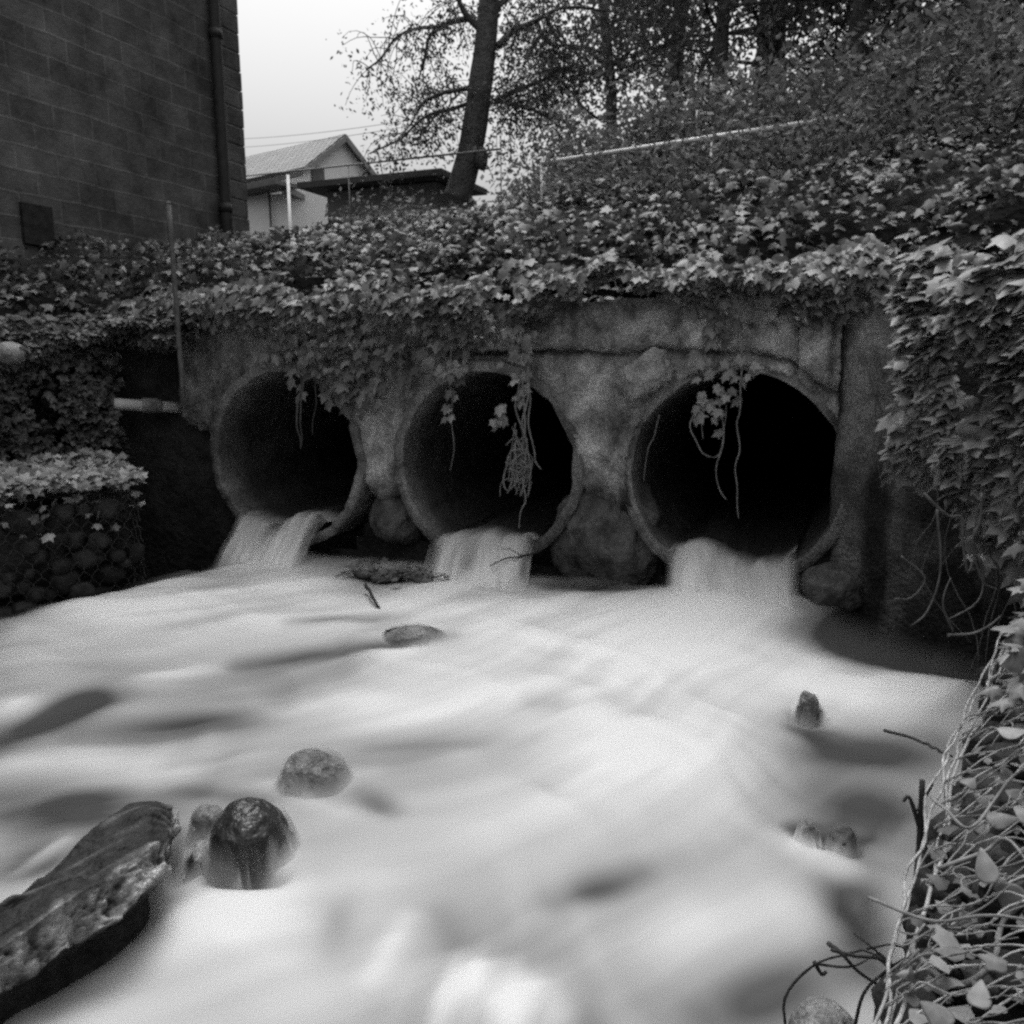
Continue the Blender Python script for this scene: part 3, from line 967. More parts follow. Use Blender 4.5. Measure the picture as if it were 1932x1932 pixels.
V = V + nn * (0.13 * big + 0.06 * rib * sstep(2.3, 1.6, par) + 0.11 * crm * sstep(1.8, 2.4, par) * sstep(4.2, 3.2, par))[:, None] + pr_ * (0.16 * (fbm(S_, 9, 4, 406) - 0.5) * edge_)[:, None]
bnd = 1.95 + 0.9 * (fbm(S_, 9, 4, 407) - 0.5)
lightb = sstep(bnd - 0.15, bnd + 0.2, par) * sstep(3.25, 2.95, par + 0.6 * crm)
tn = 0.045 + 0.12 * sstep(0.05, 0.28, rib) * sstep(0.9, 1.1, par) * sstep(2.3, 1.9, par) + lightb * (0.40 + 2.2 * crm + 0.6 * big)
tn = np.where(par > 3.3, 0.05, tn)  # shadow under the slab painted into the tone
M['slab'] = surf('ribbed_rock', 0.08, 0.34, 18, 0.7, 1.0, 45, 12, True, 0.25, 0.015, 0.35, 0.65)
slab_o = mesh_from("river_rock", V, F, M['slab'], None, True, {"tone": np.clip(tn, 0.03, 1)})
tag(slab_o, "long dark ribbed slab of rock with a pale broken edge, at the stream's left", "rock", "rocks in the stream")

b = MB()
cc = P_(470, 1588, 0.04)
V_, F_, t_ = rock_mesh(cc, (0.27, 0.28, 0.29), 21, 5, 0.09, rotz(0.5), fine=0.045)
b.add(V_, F_, 0.15 + 0.7 * t_)
tag(b.build("river_rock", M['wetrock']), "glossy black rounded rock with a wet highlight, right of the long slab", "rock", "rocks in the stream")


def rr(u, v, z, size, seed, mat, label, rz=0.0, rough=0.2, tm=1.0, pw=1.0, fine=0.06):
    b = MB()
    V_, F_, t_ = rock_mesh(P_(u, v, z), size, seed, 4, rough, rotz(rz), fine=fine, pow_=pw)
    b.add(V_, F_, np.clip(t_ * tm, 0.03, 1))
    return tag(b.build("river_rock", M[mat]), label, "rock", "rocks in the stream")


rr(392, 1545, 0.06, (0.11, 0.11, 0.10), 22, 'rock', "small pale stone tucked behind the glossy black rock", .3, .15, 0.7)
rr(385, 1615, 0.00, (0.09, 0.14, 0.10), 23, 'rock', "pale stone washed over between the long slab and the black rock", .8, .15, 1.3)
rr(594, 1462, 0.075, (0.25, 0.22, 0.19), 24, 'rock', "grey pitted rock half veiled by water, upstream of the black rock", .2, .22, 0.85)
rr(783, 1204, 0.195, (0.34, 0.22, 0.12), 25, 'rock', "low flat rock just breaking the surface in mid stream", .3, .15, 0.6)
rr(1526, 1338, 0.19, (0.085, 0.09, 0.15), 26, 'rock', "small upright stone standing alone in the right-hand current", .2, .25, 0.6, 0.8)
rr(1524, 1578, 0.10, (0.075, 0.08, 0.12), 27, 'rock', "dark stone under the foam, left one of the pair by the near gabion", .2, .2, 0.8)
rr(1592, 1585, 0.10, (0.09, 0.09, 0.10), 28, 'boulder', "dark stone under the foam, right one of the pair by the near gabion", .6, .2, 0.8)
rr(885, 1082, 0.26, (0.10, 0.09, 0.12), 29, 'boulder', "little dark stone in the spill under the middle pipe", .6, .2, 0.9)
rr(1555, 1968, 0.03, (0.17, 0.22, 0.22), 31, 'rock', "pale smooth rock at the foot of the near gabion, under dark twigs", .3, .12, 0.75, fine=0.05)

# ------------------------------------------------------------------ left bank: stone-filled wire baskets
def hexnet(b, O, U, Wd, lu, lw, cell, r, dz=None, seed=0, wav=0.006, skip=0.0):
    """twisted hexagonal wire netting over the rectangle O + s U + t W; dz(P) lifts it onto the stones"""
    O, U, Wd = map(lambda a: np.asarray(a, float), (O, U, Wd))
    Nn = unit(np.cross(U, Wd))
    a = cell
    rows = int(lw / (a * 0.75)) + 1
    cols = int(lu / a) + 1

    def mp(s, t):
        p = O + U * s + Wd * t
        o = np.array([noise(p[None], 9, seed + k)[0] - 0.5 for k in range(3)]) * 2 * wav * 2
        p = p + o
        if dz is not None:
            p = p + Nn * dz(p)
        return p
    for j in range(rows):
        for i in range(cols):
            off = 0.5 * a if j % 2 else 0.0
            s0, t0 = i * a + off, j * a * 0.75
            top = mp(s0, t0)
            bot = mp(s0, t0 + a * 0.30)
            if rng.random() < skip:
                continue
            b.tube(np.array([top, (top + bot) / 2, bot]), r * 1.5, 5)
            for sg in (-0.5, 0.5):
                nx = mp(s0 + sg * a, t0 + a * 0.75)
                mdl = (bot + nx) / 2 + Nn * wav * 0.6
                b.tube(np.array([bot, mdl, nx]), r, 5)


def gabion(name, label, O, U, Wd, Hh, lu, lw, lh, seed, nst, ssz, cell=0.09, r=0.0022):
    """basket with top-front corner O, length along U, depth along Wd, hanging down Hh"""
    root = thing(name, label, "gabion", "wire gabion baskets on the banks")
    b = MB()
    k = 0
    U, Wd = np.asarray(U, float), np.asarray(Wd, float)
    for i in range(nst):
        s, t, h = rng.random() * lu, (rng.random() ** 1.6) * lw, rng.random() * lh
        if rng.random() < 0.35:
            h = 0.03 + rng.random() * 0.05
            t = rng.random() * lw
        elif rng.random() < 0.7:
            t = rng.random() * 0.08
        c = np.asarray(O, float) + U * s + Wd * (t + 0.04) - np.array([0, 0, h + 0.05])
        sz = ssz * (0.6 + 0.8 * rng.random())
        V_, F_, t_ = rock_mesh(c, (sz, sz * (0.6 + .4 * rng.random()), sz * (0.5 + .4 * rng.random())), seed + i, 2, 0.3, rotz(rng.random() * 3), fine=0.12, pow_=0.7)
        b.add(V_, F_, np.clip(t_ * (0.2 + rng.random() * 0.6), 0.05, 1))
    c = np.asarray(O, float) + U * lu / 2 + Wd * (lw / 2 + 0.06) - np.array([0, 0, lh / 2 + 0.12])
    b.box(c, (lu * 0.97, lw * 0.85, lh * 0.92), np.array([unit(U), unit(Wd), [0, 0, 1]]), 0.1)
    b.build("stone_fill", M['stonefill'], root)["kind"] = "stuff"
    b = MB()
    hexnet(b, np.asarray(O) + (0, 0, 0.01), U, Wd, lu, lw, cell, r, None, seed)
    hexnet(b, O, U, (0, 0, -1), lu, lh, cell, r, None, seed + 3)
    hexnet(b, np.asarray(O) + U * lu, Wd, (0, 0, -1), lw, lh, cell, r, None, seed + 3)
    b.build("wire_mesh", M['darkwire'], root)
    return root


Ulow = unit(np.array([0.48, 0.95, 0]))
gabion("gabion", "low gabion at the left water's edge, its top heaped with pale dead leaves", (-5.62, -3.0, 0.84), Ulow, (-Ulow[1], Ulow[0], 0), None, 2.22, 0.9, 0.85, 500, 260, 0.14)
gabion("gabion", "upper gabion on the left bank, ivy spilling over it beside the pale pipe", (-6.72, -2.6, 1.80), Ulow, (-Ulow[1], Ulow[0], 0), None, 2.50, 0.8, 1.0, 700, 220, 0.14)

# ------------------------------------------------------------------ right bank: the near gabion
SEL = [atZ(1560, 2180, .68), atZ(1650, 1932, .70), atZ(1690, 1790, .71), atZ(1745, 1600, .69), atZ(1780, 1450, .70), atZ(1840, 1320, .70), atZ(1890, 1200, .74)]
SELC = curve(SEL, 60)
root = thing("gabion", "near gabion in the right-hand corner with pale hexagonal wire over dark stones", "gabion", "wire gabion baskets on the banks")
O_ = SEL[0]
Ug = unit(SEL[-1] - SEL[0])
Wg = unit(np.cross(np.array([0, 0, 1.0]), Ug)) * -1.0
Lg = np.linalg.norm(SEL[-1] - SEL[0])


def gz_(s, t):
    return 0.68 + 0.04 * (s / Lg) + 0.8 * t


b = MB()
for i in range(560):
    s, t = rng.random() * (Lg + 0.4) - 0.2, rng.random() * 1.3
    c = O_ + Ug * s + Wg * (t + 0.03)
    c[2] = gz_(s, t) - 0.07 - 0.05 * rng.random()
    if i > 400:
        c = O_ + Ug * s + Wg * (0.02 + 0.06 * rng.random())
        c[2] = 0.66 - rng.random() * 0.75
    sz = 0.07 + 0.09 * rng.random()
    V_, F_, t_ = rock_mesh(c, (sz, sz * (0.6 + .4 * rng.random()), sz * (0.45 + .4 * rng.random())), 900 + i, 3, 0.3, rotz(rng.random() * 3), fine=0.1, pow_=0.7)
    b.add(V_, F_, np.clip(t_ * (0.2 + rng.random() * 0.6), 0.05, 1))
c = O_ + Ug * Lg / 2 + Wg * 0.72
c[2] = -0.02
b.box(c, (Lg * 1.1, 1.25, 1.1), np.array([Ug, Wg, [0, 0, 1]]), 0.08)
b.build("stone_fill", M['stonefill'], root)["kind"] = "stuff"

b = MB()
rows, cols, cell = 11, int(Lg / 0.115) + 1, 0.115


def gp(s, t):
    f = np.clip(s / Lg, 0, 1) * (len(SELC) - 1)
    i = int(min(f, len(SELC) - 2))
    p = SELC[i] + (SELC[i + 1] - SELC[i]) * (f - i) + Wg * t
    o = np.array([noise(p[None], 7, 930 + k)[0] - 0.5 for k in range(3)])
    p = p + o * np.array([0.03, 0.03, 0.03]) * min(1, t * 12)
    p[2] += 0.8 * t + 0.04 * (noise(p[None], 4, 940)[0] - 0.3) * min(1, t * 10)
    return p


for j in range(rows):
    for i in range(cols):
        s0 = (i + (0.5 if j % 2 else 0)) * cell
        t0 = 0.01 + j * cell * 0.8
        a_, c_ = gp(s0, t0), gp(s0, t0 + cell * 0.32)
        for k in (-1, 1):                                     # the double twist
            ph = np.linspace(0, 3.2 * np.pi, 14)
            tw = np.linspace(0, 1, 14)[:, None]
            pth = a_ + (c_ - a_) * tw + np.c_[np.sin(ph), np.zeros(14), np.cos(ph)] * 0.0026 * k
            b.tube(pth, 0.0016, 6)
        for sg in (-0.5, 0.5):
            n_ = gp(s0 + sg * cell, t0 + cell * 0.8)
            mdl = (c_ + n_) / 2
            mdl[2] += 0.006
            b.tube(curve([c_, mdl + rnd(1, .004)[0], n_], 6), 0.0018, 6)
b.build("wire_mesh", M['wire'], root)
b = MB()
for k in range(4):
    off = Wg * (0.016 * k - 0.012) + np.array([0, 0, 0.008 * (k % 2)])
    pth = wob(SELC + off, 0.016, 7, 950 + k)
    ph = np.linspace(0, 26, len(pth))
    pth = pth + np.c_[np.cos(ph + k * 2), np.sin(ph + k * 2), np.sin(ph + k)] * 0.004
    b.tube(pth, 0.0030 if k < 3 else 0.004, 7)
b.build("selvedge_wire", M['wire'], root)

# vine runners crossing the near gabion
def runner(pts, r, label, mat='stem', n=30, name="vine_stem", group="bare vine stems over the near gabion"):
    b = MB()
    p = wob(curve(pts, n), 0.006, 9, int(abs(pts[0][0]) * 1000) % 97)
    b.tube(p, np.linspace(r, r * 0.6, len(p)), 7)
    return tag(b.build(name, M[mat]), label, "vine", group)


runner([atZ(1720, 1795, .76), atZ(1800, 1860, .74), atZ(1870, 1815, .78), atZ(1885, 1740, .80), atZ(1935, 1690, .84)], 0.006, "pale vine stem curling in an arc over the corner of the near gabion")
runner([atZ(1640, 1690, .74), atZ(1760, 1735, .78), atZ(1860, 1728, .84), atZ(1950, 1735, .9)], 0.0035, "thin straight vine stem lying almost level across the near gabion")
runner([atZ(1768, 1640, .76), atZ(1850, 1610, .80), atZ(1895, 1585, .84), atZ(1950, 1650, .84)], 0.004, "vine stem kinked behind the big oval leaf on the near gabion")
runner([atZ(1760, 1500, .78), atZ(1830, 1560, .84), atZ(1900, 1470, .9), atZ(1950, 1440, .95)], 0.0035, "vine stem looping over the middle of the near gabion's mesh")

# dry bindweed threads strewn over the mesh
b = MB()
for i in range(280):
    s0, t0 = rng.random() * Lg, 0.02 + rng.random() * 0.55
    a_ = rng.random() * 6.28
    pts = []
    for k in range(5):
        pts.append(gp(np.clip(s0, 0.01, Lg), max(t0, 0.0)) + np.array([0, 0, 0.006 + 0.02 * rng.random()]))
        a_ += rng.normal() * 1.1
        s0 += math.cos(a_) * 0.035
        t0 += math.sin(a_) * 0.035
    b.tube(curve(pts, 14), np.linspace(0.0017, 0.0008, 14) * (0.6 + 0.9 * rng.random()), 5)
tag(b.build("dry_stems", M['stem']), "messy threads of dry bindweed over the near gabion's mesh", "dry stems", kind="stuff")

# leaves lying on the near gabion
def one_leaf(u, v, z, size, label, tmpl=T_OVAL, tone=0.6, nrm=(0.1, -0.35, 1), tip=(0.2, 1, 0)):
    p = atZ(u, v, z + 0.03)
    size *= 0.68
    tone *= 0.72
    o = leaves("fallen_leaf", tmpl, np.array([p]), np.array([nrm], float), np.array([tip], float), size, M['litter'], None, np.array([tone]))
    ss_ = o.modifiers.new("smooth", 'SUBSURF')
    ss_.levels = ss_.render_levels = 2
    sm_ = o.modifiers.new("body", 'SOLIDIFY')
    sm_.thickness = 0.0012
    return tag(o, label, "leaf", "fallen leaves on the near gabion")


one_leaf(1868, 1668, .83, 0.085, "large pale oval leaf upright in the near gabion's mesh", tone=0.75, nrm=(-0.2, -0.9, 0.6), tip=(-0.25, 0.35, 0.8))
one_leaf(1905, 1665, .83, 0.085, "darker leaf just right of the large pale oval leaf", tone=0.3, nrm=(-0.4, -0.9, 0.3), tip=(0.2, 0.2, -1))
one_leaf(1845, 1900, .80, 0.065, "pale round leaf low in the right-hand corner of the gabion", tone=0.8, nrm=(-.1, -.5, 1))
one_leaf(1885, 1382, .84, 0.10, "curled pale leaf at the top end of the near gabion", tone=0.95, nrm=(-0.1, -0.3, 1), tip=(1, .3, .2))
one_leaf(1862, 1545, .80, 0.09, "grey leaf behind the mesh above the large oval leaf", tone=0.5, nrm=(-0.1, -0.5, 1), tip=(1, .3, 0))
one_leaf(1915, 1530, .84, 0.07, "small leaf in the mesh at the photo's right edge, above the oval leaf", tone=0.6, tip=(1, .2, 0))
one_leaf(1800, 1790, .77, 0.075, "torn brownish leaf between vine stems, left of the round leaf", T_IVY, tone=0.5, tip=(-.6, 1, 0))
one_leaf(1822, 1480, .80, 0.06, "small dark leaf under the looped vine stem", tone=0.35, tip=(.6, 1, 0))
one_leaf(1800, 1930, .78, 0.07, "dull leaf at the photo's bottom edge among the stones", tone=0.35, tip=(-1, .6, 0))
one_leaf(1900, 1820, .84, 0.06, "small tilted leaf above the round pale leaf", T_IVY, tone=0.4, tip=(-1, .2, 0))

# twigs and sticks
def twig(paths, rads, label, mat='darkwood', name="twig", cat="twig", group=None):
    b = MB()
    for k, (p, r) in enumerate(zip(paths, rads)):
        c = wob(curve(p, 16), 0.006, 14, 60 + k)
        b.tube(c, np.linspace(r, r * 0.55, len(c)), 6)
    return tag(b.build(name, M[mat]), label, cat, group)


D1 = 1.75
twig([[atD(1480, 1935, D1), atD(1478, 1890, D1), atD(1500, 1852, D1), atD(1540, 1820, D1), atD(1580, 1805, D1 + .02), atD(1640, 1795, D1 + .05), atD(1700, 1850, D1 + .05)],
      [atD(1548, 1818, D1), atD(1600, 1822, D1), atD(1650, 1800, D1 + .05)],
      [atD(1560, 1780, D1 + .03), atD(1590, 1800, D1), atD(1625, 1835, D1), atD(1690, 1880, D1)],
      [atD(1572, 1795, D1), atD(1610, 1802, D1), atD(1655, 1808, D1), atD(1700, 1830, D1)],
      [atD(1655, 1800, D1 + .04), atD(1690, 1830, D1), atD(1740, 1870, D1)],
      [atD(1612, 1762, D1 + .05), atD(1650, 1795, D1), atD(1720, 1850, D1 + .1)],
      [atD(1535, 1815, D1), atD(1550, 1840, D1), atD(1560, 1835, D1)],
      [atD(1650, 1930, D1), atD(1660, 1860, D1), atD(1680, 1820, D1)],
      [atD(1610, 1940, D1), atD(1625, 1880, D1), atD(1660, 1840, D1), atD(1720, 1800, D1)],
      [atD(1640, 1790, D1), atD(1690, 1782, D1), atD(1745, 1800, D1 + .1)]],
     [0.0035, 0.003, 0.005, 0.004, 0.008, 0.003, 0.005, 0.004, 0.004, 0.0025], "dark tangled branch jutting over the water below the near gabion's edge", name="branch", cat="branch")
D2 = 2.0
twig([[atD(1700, 1935, D2), atD(1716, 1800, D2), atD(1728, 1680, D2), atD(1735, 1560, D2), atD(1738, 1470, D2)],
      [atD(1734, 1560, D2), atD(1715, 1505, D2), atD(1702, 1512, D2)], [atD(1732, 1530, D2), atD(1760, 1480, D2)]],
     [0.012, 0.006, 0.005], "upright dark stick standing in the water beside the near gabion", name="stick", cat="stick")
twig([[atZ(1668, 1378, .33), atZ(1710, 1388, .36), atZ(1750, 1405, .45), atZ(1792, 1428, .62)]], [0.007], "thin dark twig reaching left over the water from the near gabion's top", name="twig")
twig([[atZ(690, 1103, .30), atZ(708, 1135, .27), atZ(726, 1162, .20)]], [0.012], "short straight stick poking out of the foam below the debris", name="stick", cat="stick")
twig([[atY(1022, 1040, -.12), atY(985, 1050, -.3), atY(955, 1052, -.35), atY(925, 1068, -.42)], [atY(985, 1050, -.3), atY(960, 1036, -.32), atY(945, 1038, -.32)]],
     [0.007, 0.004], "forked twig across the bright tongue of the middle spill")
# mat of debris caught at the waterline
b = MB()
c0 = atZ(745, 1082, 0.29)
for i in range(70):
    p = c0 + np.array([rng.normal() * 0.22, rng.normal() * 0.09, 0.02 * rng.random()])
    a = rng.random() * 6.28
    d_ = np.array([math.cos(a), math.sin(a) * 0.5, 0.15 * rng.normal()]) * (0.03 + 0.06 * rng.random())
    b.tube(np.array([p - d_, p + rnd(1, .008)[0], p + d_]), 0.003 + 0.004 * rng.random(), 5)
for i in range(10):
    V_, F_, t_ = rock_mesh(c0 + np.array([rng.normal() * 0.2, rng.normal() * 0.06, -0.02]), (0.16, 0.1, 0.06), 980 + i, 2, 0.3)
    b.add(V_, F_, t_)
for i in range(16):
    b.add(*leaf_arrays(T_IVY, (c0 + np.array([rng.normal() * .2, rng.normal() * .07, 0.035]))[None], np.array([[0, -.4, 1.0]]) + rnd(1, .3), rnd(1), np.array([0.07])))
tag(b.build("debris_mat", M['darkstem']), "flat mat of twigs and dead leaves at the foot of the round boulder", "debris")["kind"] = "stuff"

# ------------------------------------------------------------------ things on the left: post, pale pipe, collar, stone
b = MB()
p0, p1 = atY(346, 752, -0.34), atY(318, 385, -0.34)
b.tube(np.array([p0 + (p1 - p0) * t for t in np.linspace(0, 1, 8)]), 0.019, 10)
b.tube(np.array([p1, p1 + (p1 - p0) * 0.012]), [0.021, 0.012], 10)
tag(b.build("metal_post", M['metal']), "thin rusty metal post rising out of the ivy in front of the block building", "post")
root = thing("drain_pipe", "pale horizontal drain pipe running left out of the headwall into the ivy", "pipe")
b = MB()
q0, q1 = atY(318, 768, 0.02), atY(135, 757, -0.62)
ax = unit(q1 - q0)
b.tube(np.array([q0 - ax * 0.2, q0 + (q1 - q0) * 0.45, q1 - ax * 0.30]), 0.046, 18)
b.build("pipe_run", M['pvc'], root)
b = MB()
b.tube(np.array([q0 + ax * 0.06, q0 + ax * 0.10, q0 + ax * 0.20, q0 + ax * 0.22]), [0.052, 0.062, 0.060, 0.050], 18)
b.build("collar", M['concrete'], root)
b = MB()
V_, F_, t_ = rock_mesh(atY(18, 668, -1.0), (0.24, 0.22, 0.18), 72, 4, 0.10, fine=0.03)
b.add(V_, F_, 0.75)
tag(b.build("stone", M['rock']), "pale rounded stone at the photo's left edge on the upper gabion", "stone")

# ------------------------------------------------------------------ the block building
XB, YB = -6.76, 3.0
bld = thing("block_building", "tall dark concrete-block building with a downpipe near its corner", "building")
mt, t, out = mat_new('block_wall')
tc = t.nodes.new("ShaderNodeTexCoord")
sp = t.nodes.new("ShaderNodeSeparateXYZ")
cb = t.nodes.new("ShaderNodeCombineXYZ")
ad = t.nodes.new("ShaderNodeMath")
ad.operation = 'ADD'
t.links.new(tc.outputs["Object"], sp.inputs[0])
t.links.new(sp.outputs[0], ad.inputs[0])
t.links.new(sp.outputs[1], ad.inputs[1])
t.links.new(ad.outputs[0], cb.inputs[0])
t.links.new(sp.outputs[2], cb.inputs[1])
# slight unevenness of the courses
nw = t.nodes.new("ShaderNodeTexNoise")
nw.inputs["Scale"].default_value = 2.2
t.links.new(tc.outputs["Object"], nw.inputs["Vector"])
vs = t.nodes.new("ShaderNodeVectorMath")
vs.operation = 'SCALE'
vs.inputs["Scale"].default_value = 0.05
t.links.new(nw.outputs["Color"], vs.inputs[0])
va = t.nodes.new("ShaderNodeVectorMath")
va.operation = 'ADD'
t.links.new(cb.outputs[0], va.inputs[0])
t.links.new(vs.outputs[0], va.inputs[1])
br = t.nodes.new("ShaderNodeTexBrick")
br.inputs["Scale"].default_value = 1.0
br.inputs["Brick Width"].default_value = 0.42
br.inputs["Row Height"].default_value = 0.20
br.inputs["Mortar Size"].default_value = 0.010
br.inputs["Mortar Smooth"].default_value = 0.35
br.inputs["Bias"].default_value = -0.2
br.inputs["Color1"].default_value = g(0.085)
br.inputs["Color2"].default_value = g(0.125)
br.inputs["Mortar"].default_value = g(0.15)
t.links.new(va.outputs[0], br.inputs["Vector"])
n1 = t.nodes.new("ShaderNodeTexNoise")
n1.inputs["Scale"].default_value = 2.6
n1.inputs["Detail"].default_value = 9
n1.inputs["Roughness"].default_value = 0.7
t.links.new(tc.outputs["Object"], n1.inputs["Vector"])
r1 = ramp(t, 0.45, 1.5, 0.32, 0.68)
t.links.new(n1.outputs["Fac"], r1.inputs[0])
ml = t.nodes.new("ShaderNodeVectorMath")
ml.operation = 'MULTIPLY'
t.links.new(br.outputs["Color"], ml.inputs[0])
t.links.new(r1.outputs[0], ml.inputs[1])
bs = t.nodes.new("ShaderNodeBsdfPrincipled")
bs.inputs["Roughness"].default_value = 0.9
bs.inputs["Specular IOR Level"].default_value = 0.15
t.links.new(ml.outputs[0], bs.inputs["Base Color"])
n3 = t.nodes.new("ShaderNodeTexNoise")
n3.inputs["Scale"].default_value = 25
n3.inputs["Detail"].default_value = 6
t.links.new(tc.outputs["Object"], n3.inputs["Vector"])
mm = t.nodes.new("ShaderNodeMath")
mm.operation = 'MULTIPLY_ADD'
mm.inputs[1].default_value = 0.9
t.links.new(br.outputs["Fac"], mm.inputs[0])
t.links.new(n3.outputs["Fac"], mm.inputs[2])
bp = t.nodes.new("ShaderNodeBump")
bp.inputs["Strength"].default_value = 0.6
bp.inputs["Distance"].default_value = 0.012
t.links.new(mm.outputs[0], bp.inputs["Height"])
t.links.new(bp.outputs[0], bs.inputs["Normal"])
t.links.new(bs.outputs[0], out.inputs[0])
M['block'] = mt
b = MB()
z0, z1 = 1.6, 10.0
b.box(((XB - 6 + XB) / 2, (YB - 10 + YB) / 2, (z0 + z1) / 2), (6, 10, z1 - z0))
b.build("wall", M['block'], bld, False)
# corner quoins: each course ends a little differently
b = MB()
for k in range(int((z1 - z0) / 0.2)):
    e = 0.006 + 0.014 * rng.random()
    dp = 0.004 + 0.006 * rng.random()
    ln = 0.40 if k % 2 else 0.20
    b.box((XB - ln / 2 + dp, YB - 0.16 + e, z0 + 0.2 * k + 0.10), (ln, 0.32, 0.186))
b.build("corner_blocks", M['block'], bld, False)
b = MB()
yd = float(atX(421, 300, XB + 0.08)[1])
b.tube(np.array([(XB + 0.075, yd, zz) for zz in np.linspace(2.7, 10, 12)]), 0.062, 14)
for zz in (3.4, 5.2, 7.0, 8.8):
    b.tube(np.array([(XB + 0.075, yd, zz), (XB + 0.075, yd, zz + 0.09)]), 0.072, 14)
b.build("downpipe", M['cable'], bld)
b = MB()
c = atX(68, 425, XB)
b.box((XB + 0.012, c[1], c[2]), (0.05, 0.30, 0.34))
fr = b.build("vent_hatch", M['darkwood'], bld, False)
b = MB()
b.box((XB - 3, YB - 5, z1 + 0.15), (6.6, 10.6, 0.3))
b.build("roof", M['fascia'], bld, False)

# ------------------------------------------------------------------ the pale house with the tiled roof, and the low shed
mt, t, out = mat_new('roof_tiles')
tc = t.nodes.new("ShaderNodeTexCoord")
wv = t.nodes.new("ShaderNodeTexBrick")
wv.inputs["Scale"].default_value = 1.0
wv.inputs["Brick Width"].default_value = 0.30
wv.inputs["Row Height"].default_value = 0.30
wv.inputs["Mortar Size"].default_value = 0.03
wv.inputs["Mortar Smooth"].default_value = 0.6
wv.inputs["Color1"].default_value = g(0.20)
wv.inputs["Color2"].default_value = g(0.27)
wv.inputs["Mortar"].default_value = g(0.09)
uvn = t.nodes.new("ShaderNodeAttribute")
uvn.attribute_name = "slope_uv"
t.links.new(uvn.outputs["Vector"], wv.inputs["Vector"])
bs = t.nodes.new("ShaderNodeBsdfPrincipled")
bs.inputs["Roughness"].default_value = 0.7
t.links.new(wv.outputs["Color"], bs.inputs["Base Color"])
bp = t.nodes.new("ShaderNodeBump")
bp.inputs["Strength"].default_value = 0.8
bp.inputs["Distance"].default_value = 0.05
bp.invert = True
t.links.new(wv.outputs["Fac"], bp.inputs["Height"])
t.links.new(bp.outputs[0], bs.inputs["Normal"])
t.links.new(bs.outputs[0], out.inputs[0])
M['tile'] = mt

house = thing("pale_house", "pale rendered house with a tiled gable roof beyond the block building", "house")
YH = 24.0
Nn = atY(575, 318, YH)                 # near eave corner of the gable end
dir_g = unit(np.array([0.24, 0.97, 0]))      # along the gable end, away
dir_l = unit(np.array([-0.97, 0.24, 0]))
Wd_ = 4.0
ln = 9.0
eave = Nn[2]
ridge_h = 1.6
ground_z = 5.2


def quad_uv(name, pts, mat, parent, uv, th=0.12):
    pts = [np.array(p, float) for p in pts]
    o = mesh_from(name, np.array(pts), np.arange(len(pts))[None], mat, parent, False)
    if uv:
        at = o.data.attributes.new("slope_uv", 'FLOAT_VECTOR', 'POINT')
        a0 = unit(pts[1] - pts[0])
        a1 = unit(np.cross(np.cross(a0, pts[-1] - pts[0]), a0))
        at.data.foreach_set("vector", np.array([[(p - pts[0]) @ a0, (p - pts[0]) @ a1, 0] for p in pts], np.float32).ravel())
    s_ = o.modifiers.new("thickness", 'SOLIDIFY')
    s_.thickness = th
    s_.offset = 0
    return o


upz = np.array([0, 0, 1.0])
A_ = Nn - dir_l * 0.25 - dir_g * 0.25 - upz * 0.08
R_ = Nn + dir_g * Wd_ / 2 + upz * ridge_h - dir_l * 0.25
B_ = Nn + dir_g * (Wd_ + 0.25) - dir_l * 0.25 - upz * 0.08
L = dir_l * (ln + 0.5)
quad_uv("roof_slope", [A_, A_ + L, R_ + L, R_], M['tile'], house, True)
quad_uv("roof_slope", [B_ + L, B_, R_ + (0, 0, .004), R_ + L + (0, 0, .004)], M['tile'], house, True)
# walls with the gable
b = MB()
base = ground_z - eave
c1 = [Nn, Nn + dir_g * Wd_, Nn + dir_g * Wd_ + dir_l * ln, Nn + dir_l * ln]
V = [p + upz * base for p in c1] + [p - upz * 0.05 for p in c1] + [Nn + dir_g * Wd_ / 2 + upz * (ridge_h - 0.1), Nn + dir_g * Wd_ / 2 + upz * (ridge_h - 0.1) + dir_l * ln]
b.add(np.array(V), [np.array([[0, 1, 5, 4], [1, 2, 6, 5], [2, 3, 7, 6], [3, 0, 4, 7]]), np.array([[4, 5, 8], [7, 9, 6]])])
b.build("wall", M['white'], house, False)
AXH = np.array([dir_l, dir_g, upz])
# bargeboards on the gable, lower eave band, small shutter
b = MB()
for s0, s1 in ((A_, R_), (B_, R_)):
    d = s1 - s0
    up2 = unit(np.cross(np.cross(unit(d), dir_l), unit(d)))
    b.box((s0 + s1) / 2 - dir_l * 0.03 - upz * 0.12, (np.linalg.norm(d), 0.05, 0.2), np.array([unit(d), -dir_l, unit(np.cross(unit(d), -dir_l))]))
b.build("bargeboard", M['thinrail'], house, False)
b = MB()
b.box(Nn + dir_l * (ln / 2) - dir_g * 0.35 - upz * 0.30, (ln + 0.4, 0.12, 0.12), AXH)
b.build("gutter", M['fascia'], house, False)
b = MB()
b.box(Nn - dir_l * 0.03 + dir_g * 0.62 - upz * 0.15, (0.10, 0.62, 0.66), AXH)
sh = b.build("shutter", M['fascia'], house, False)
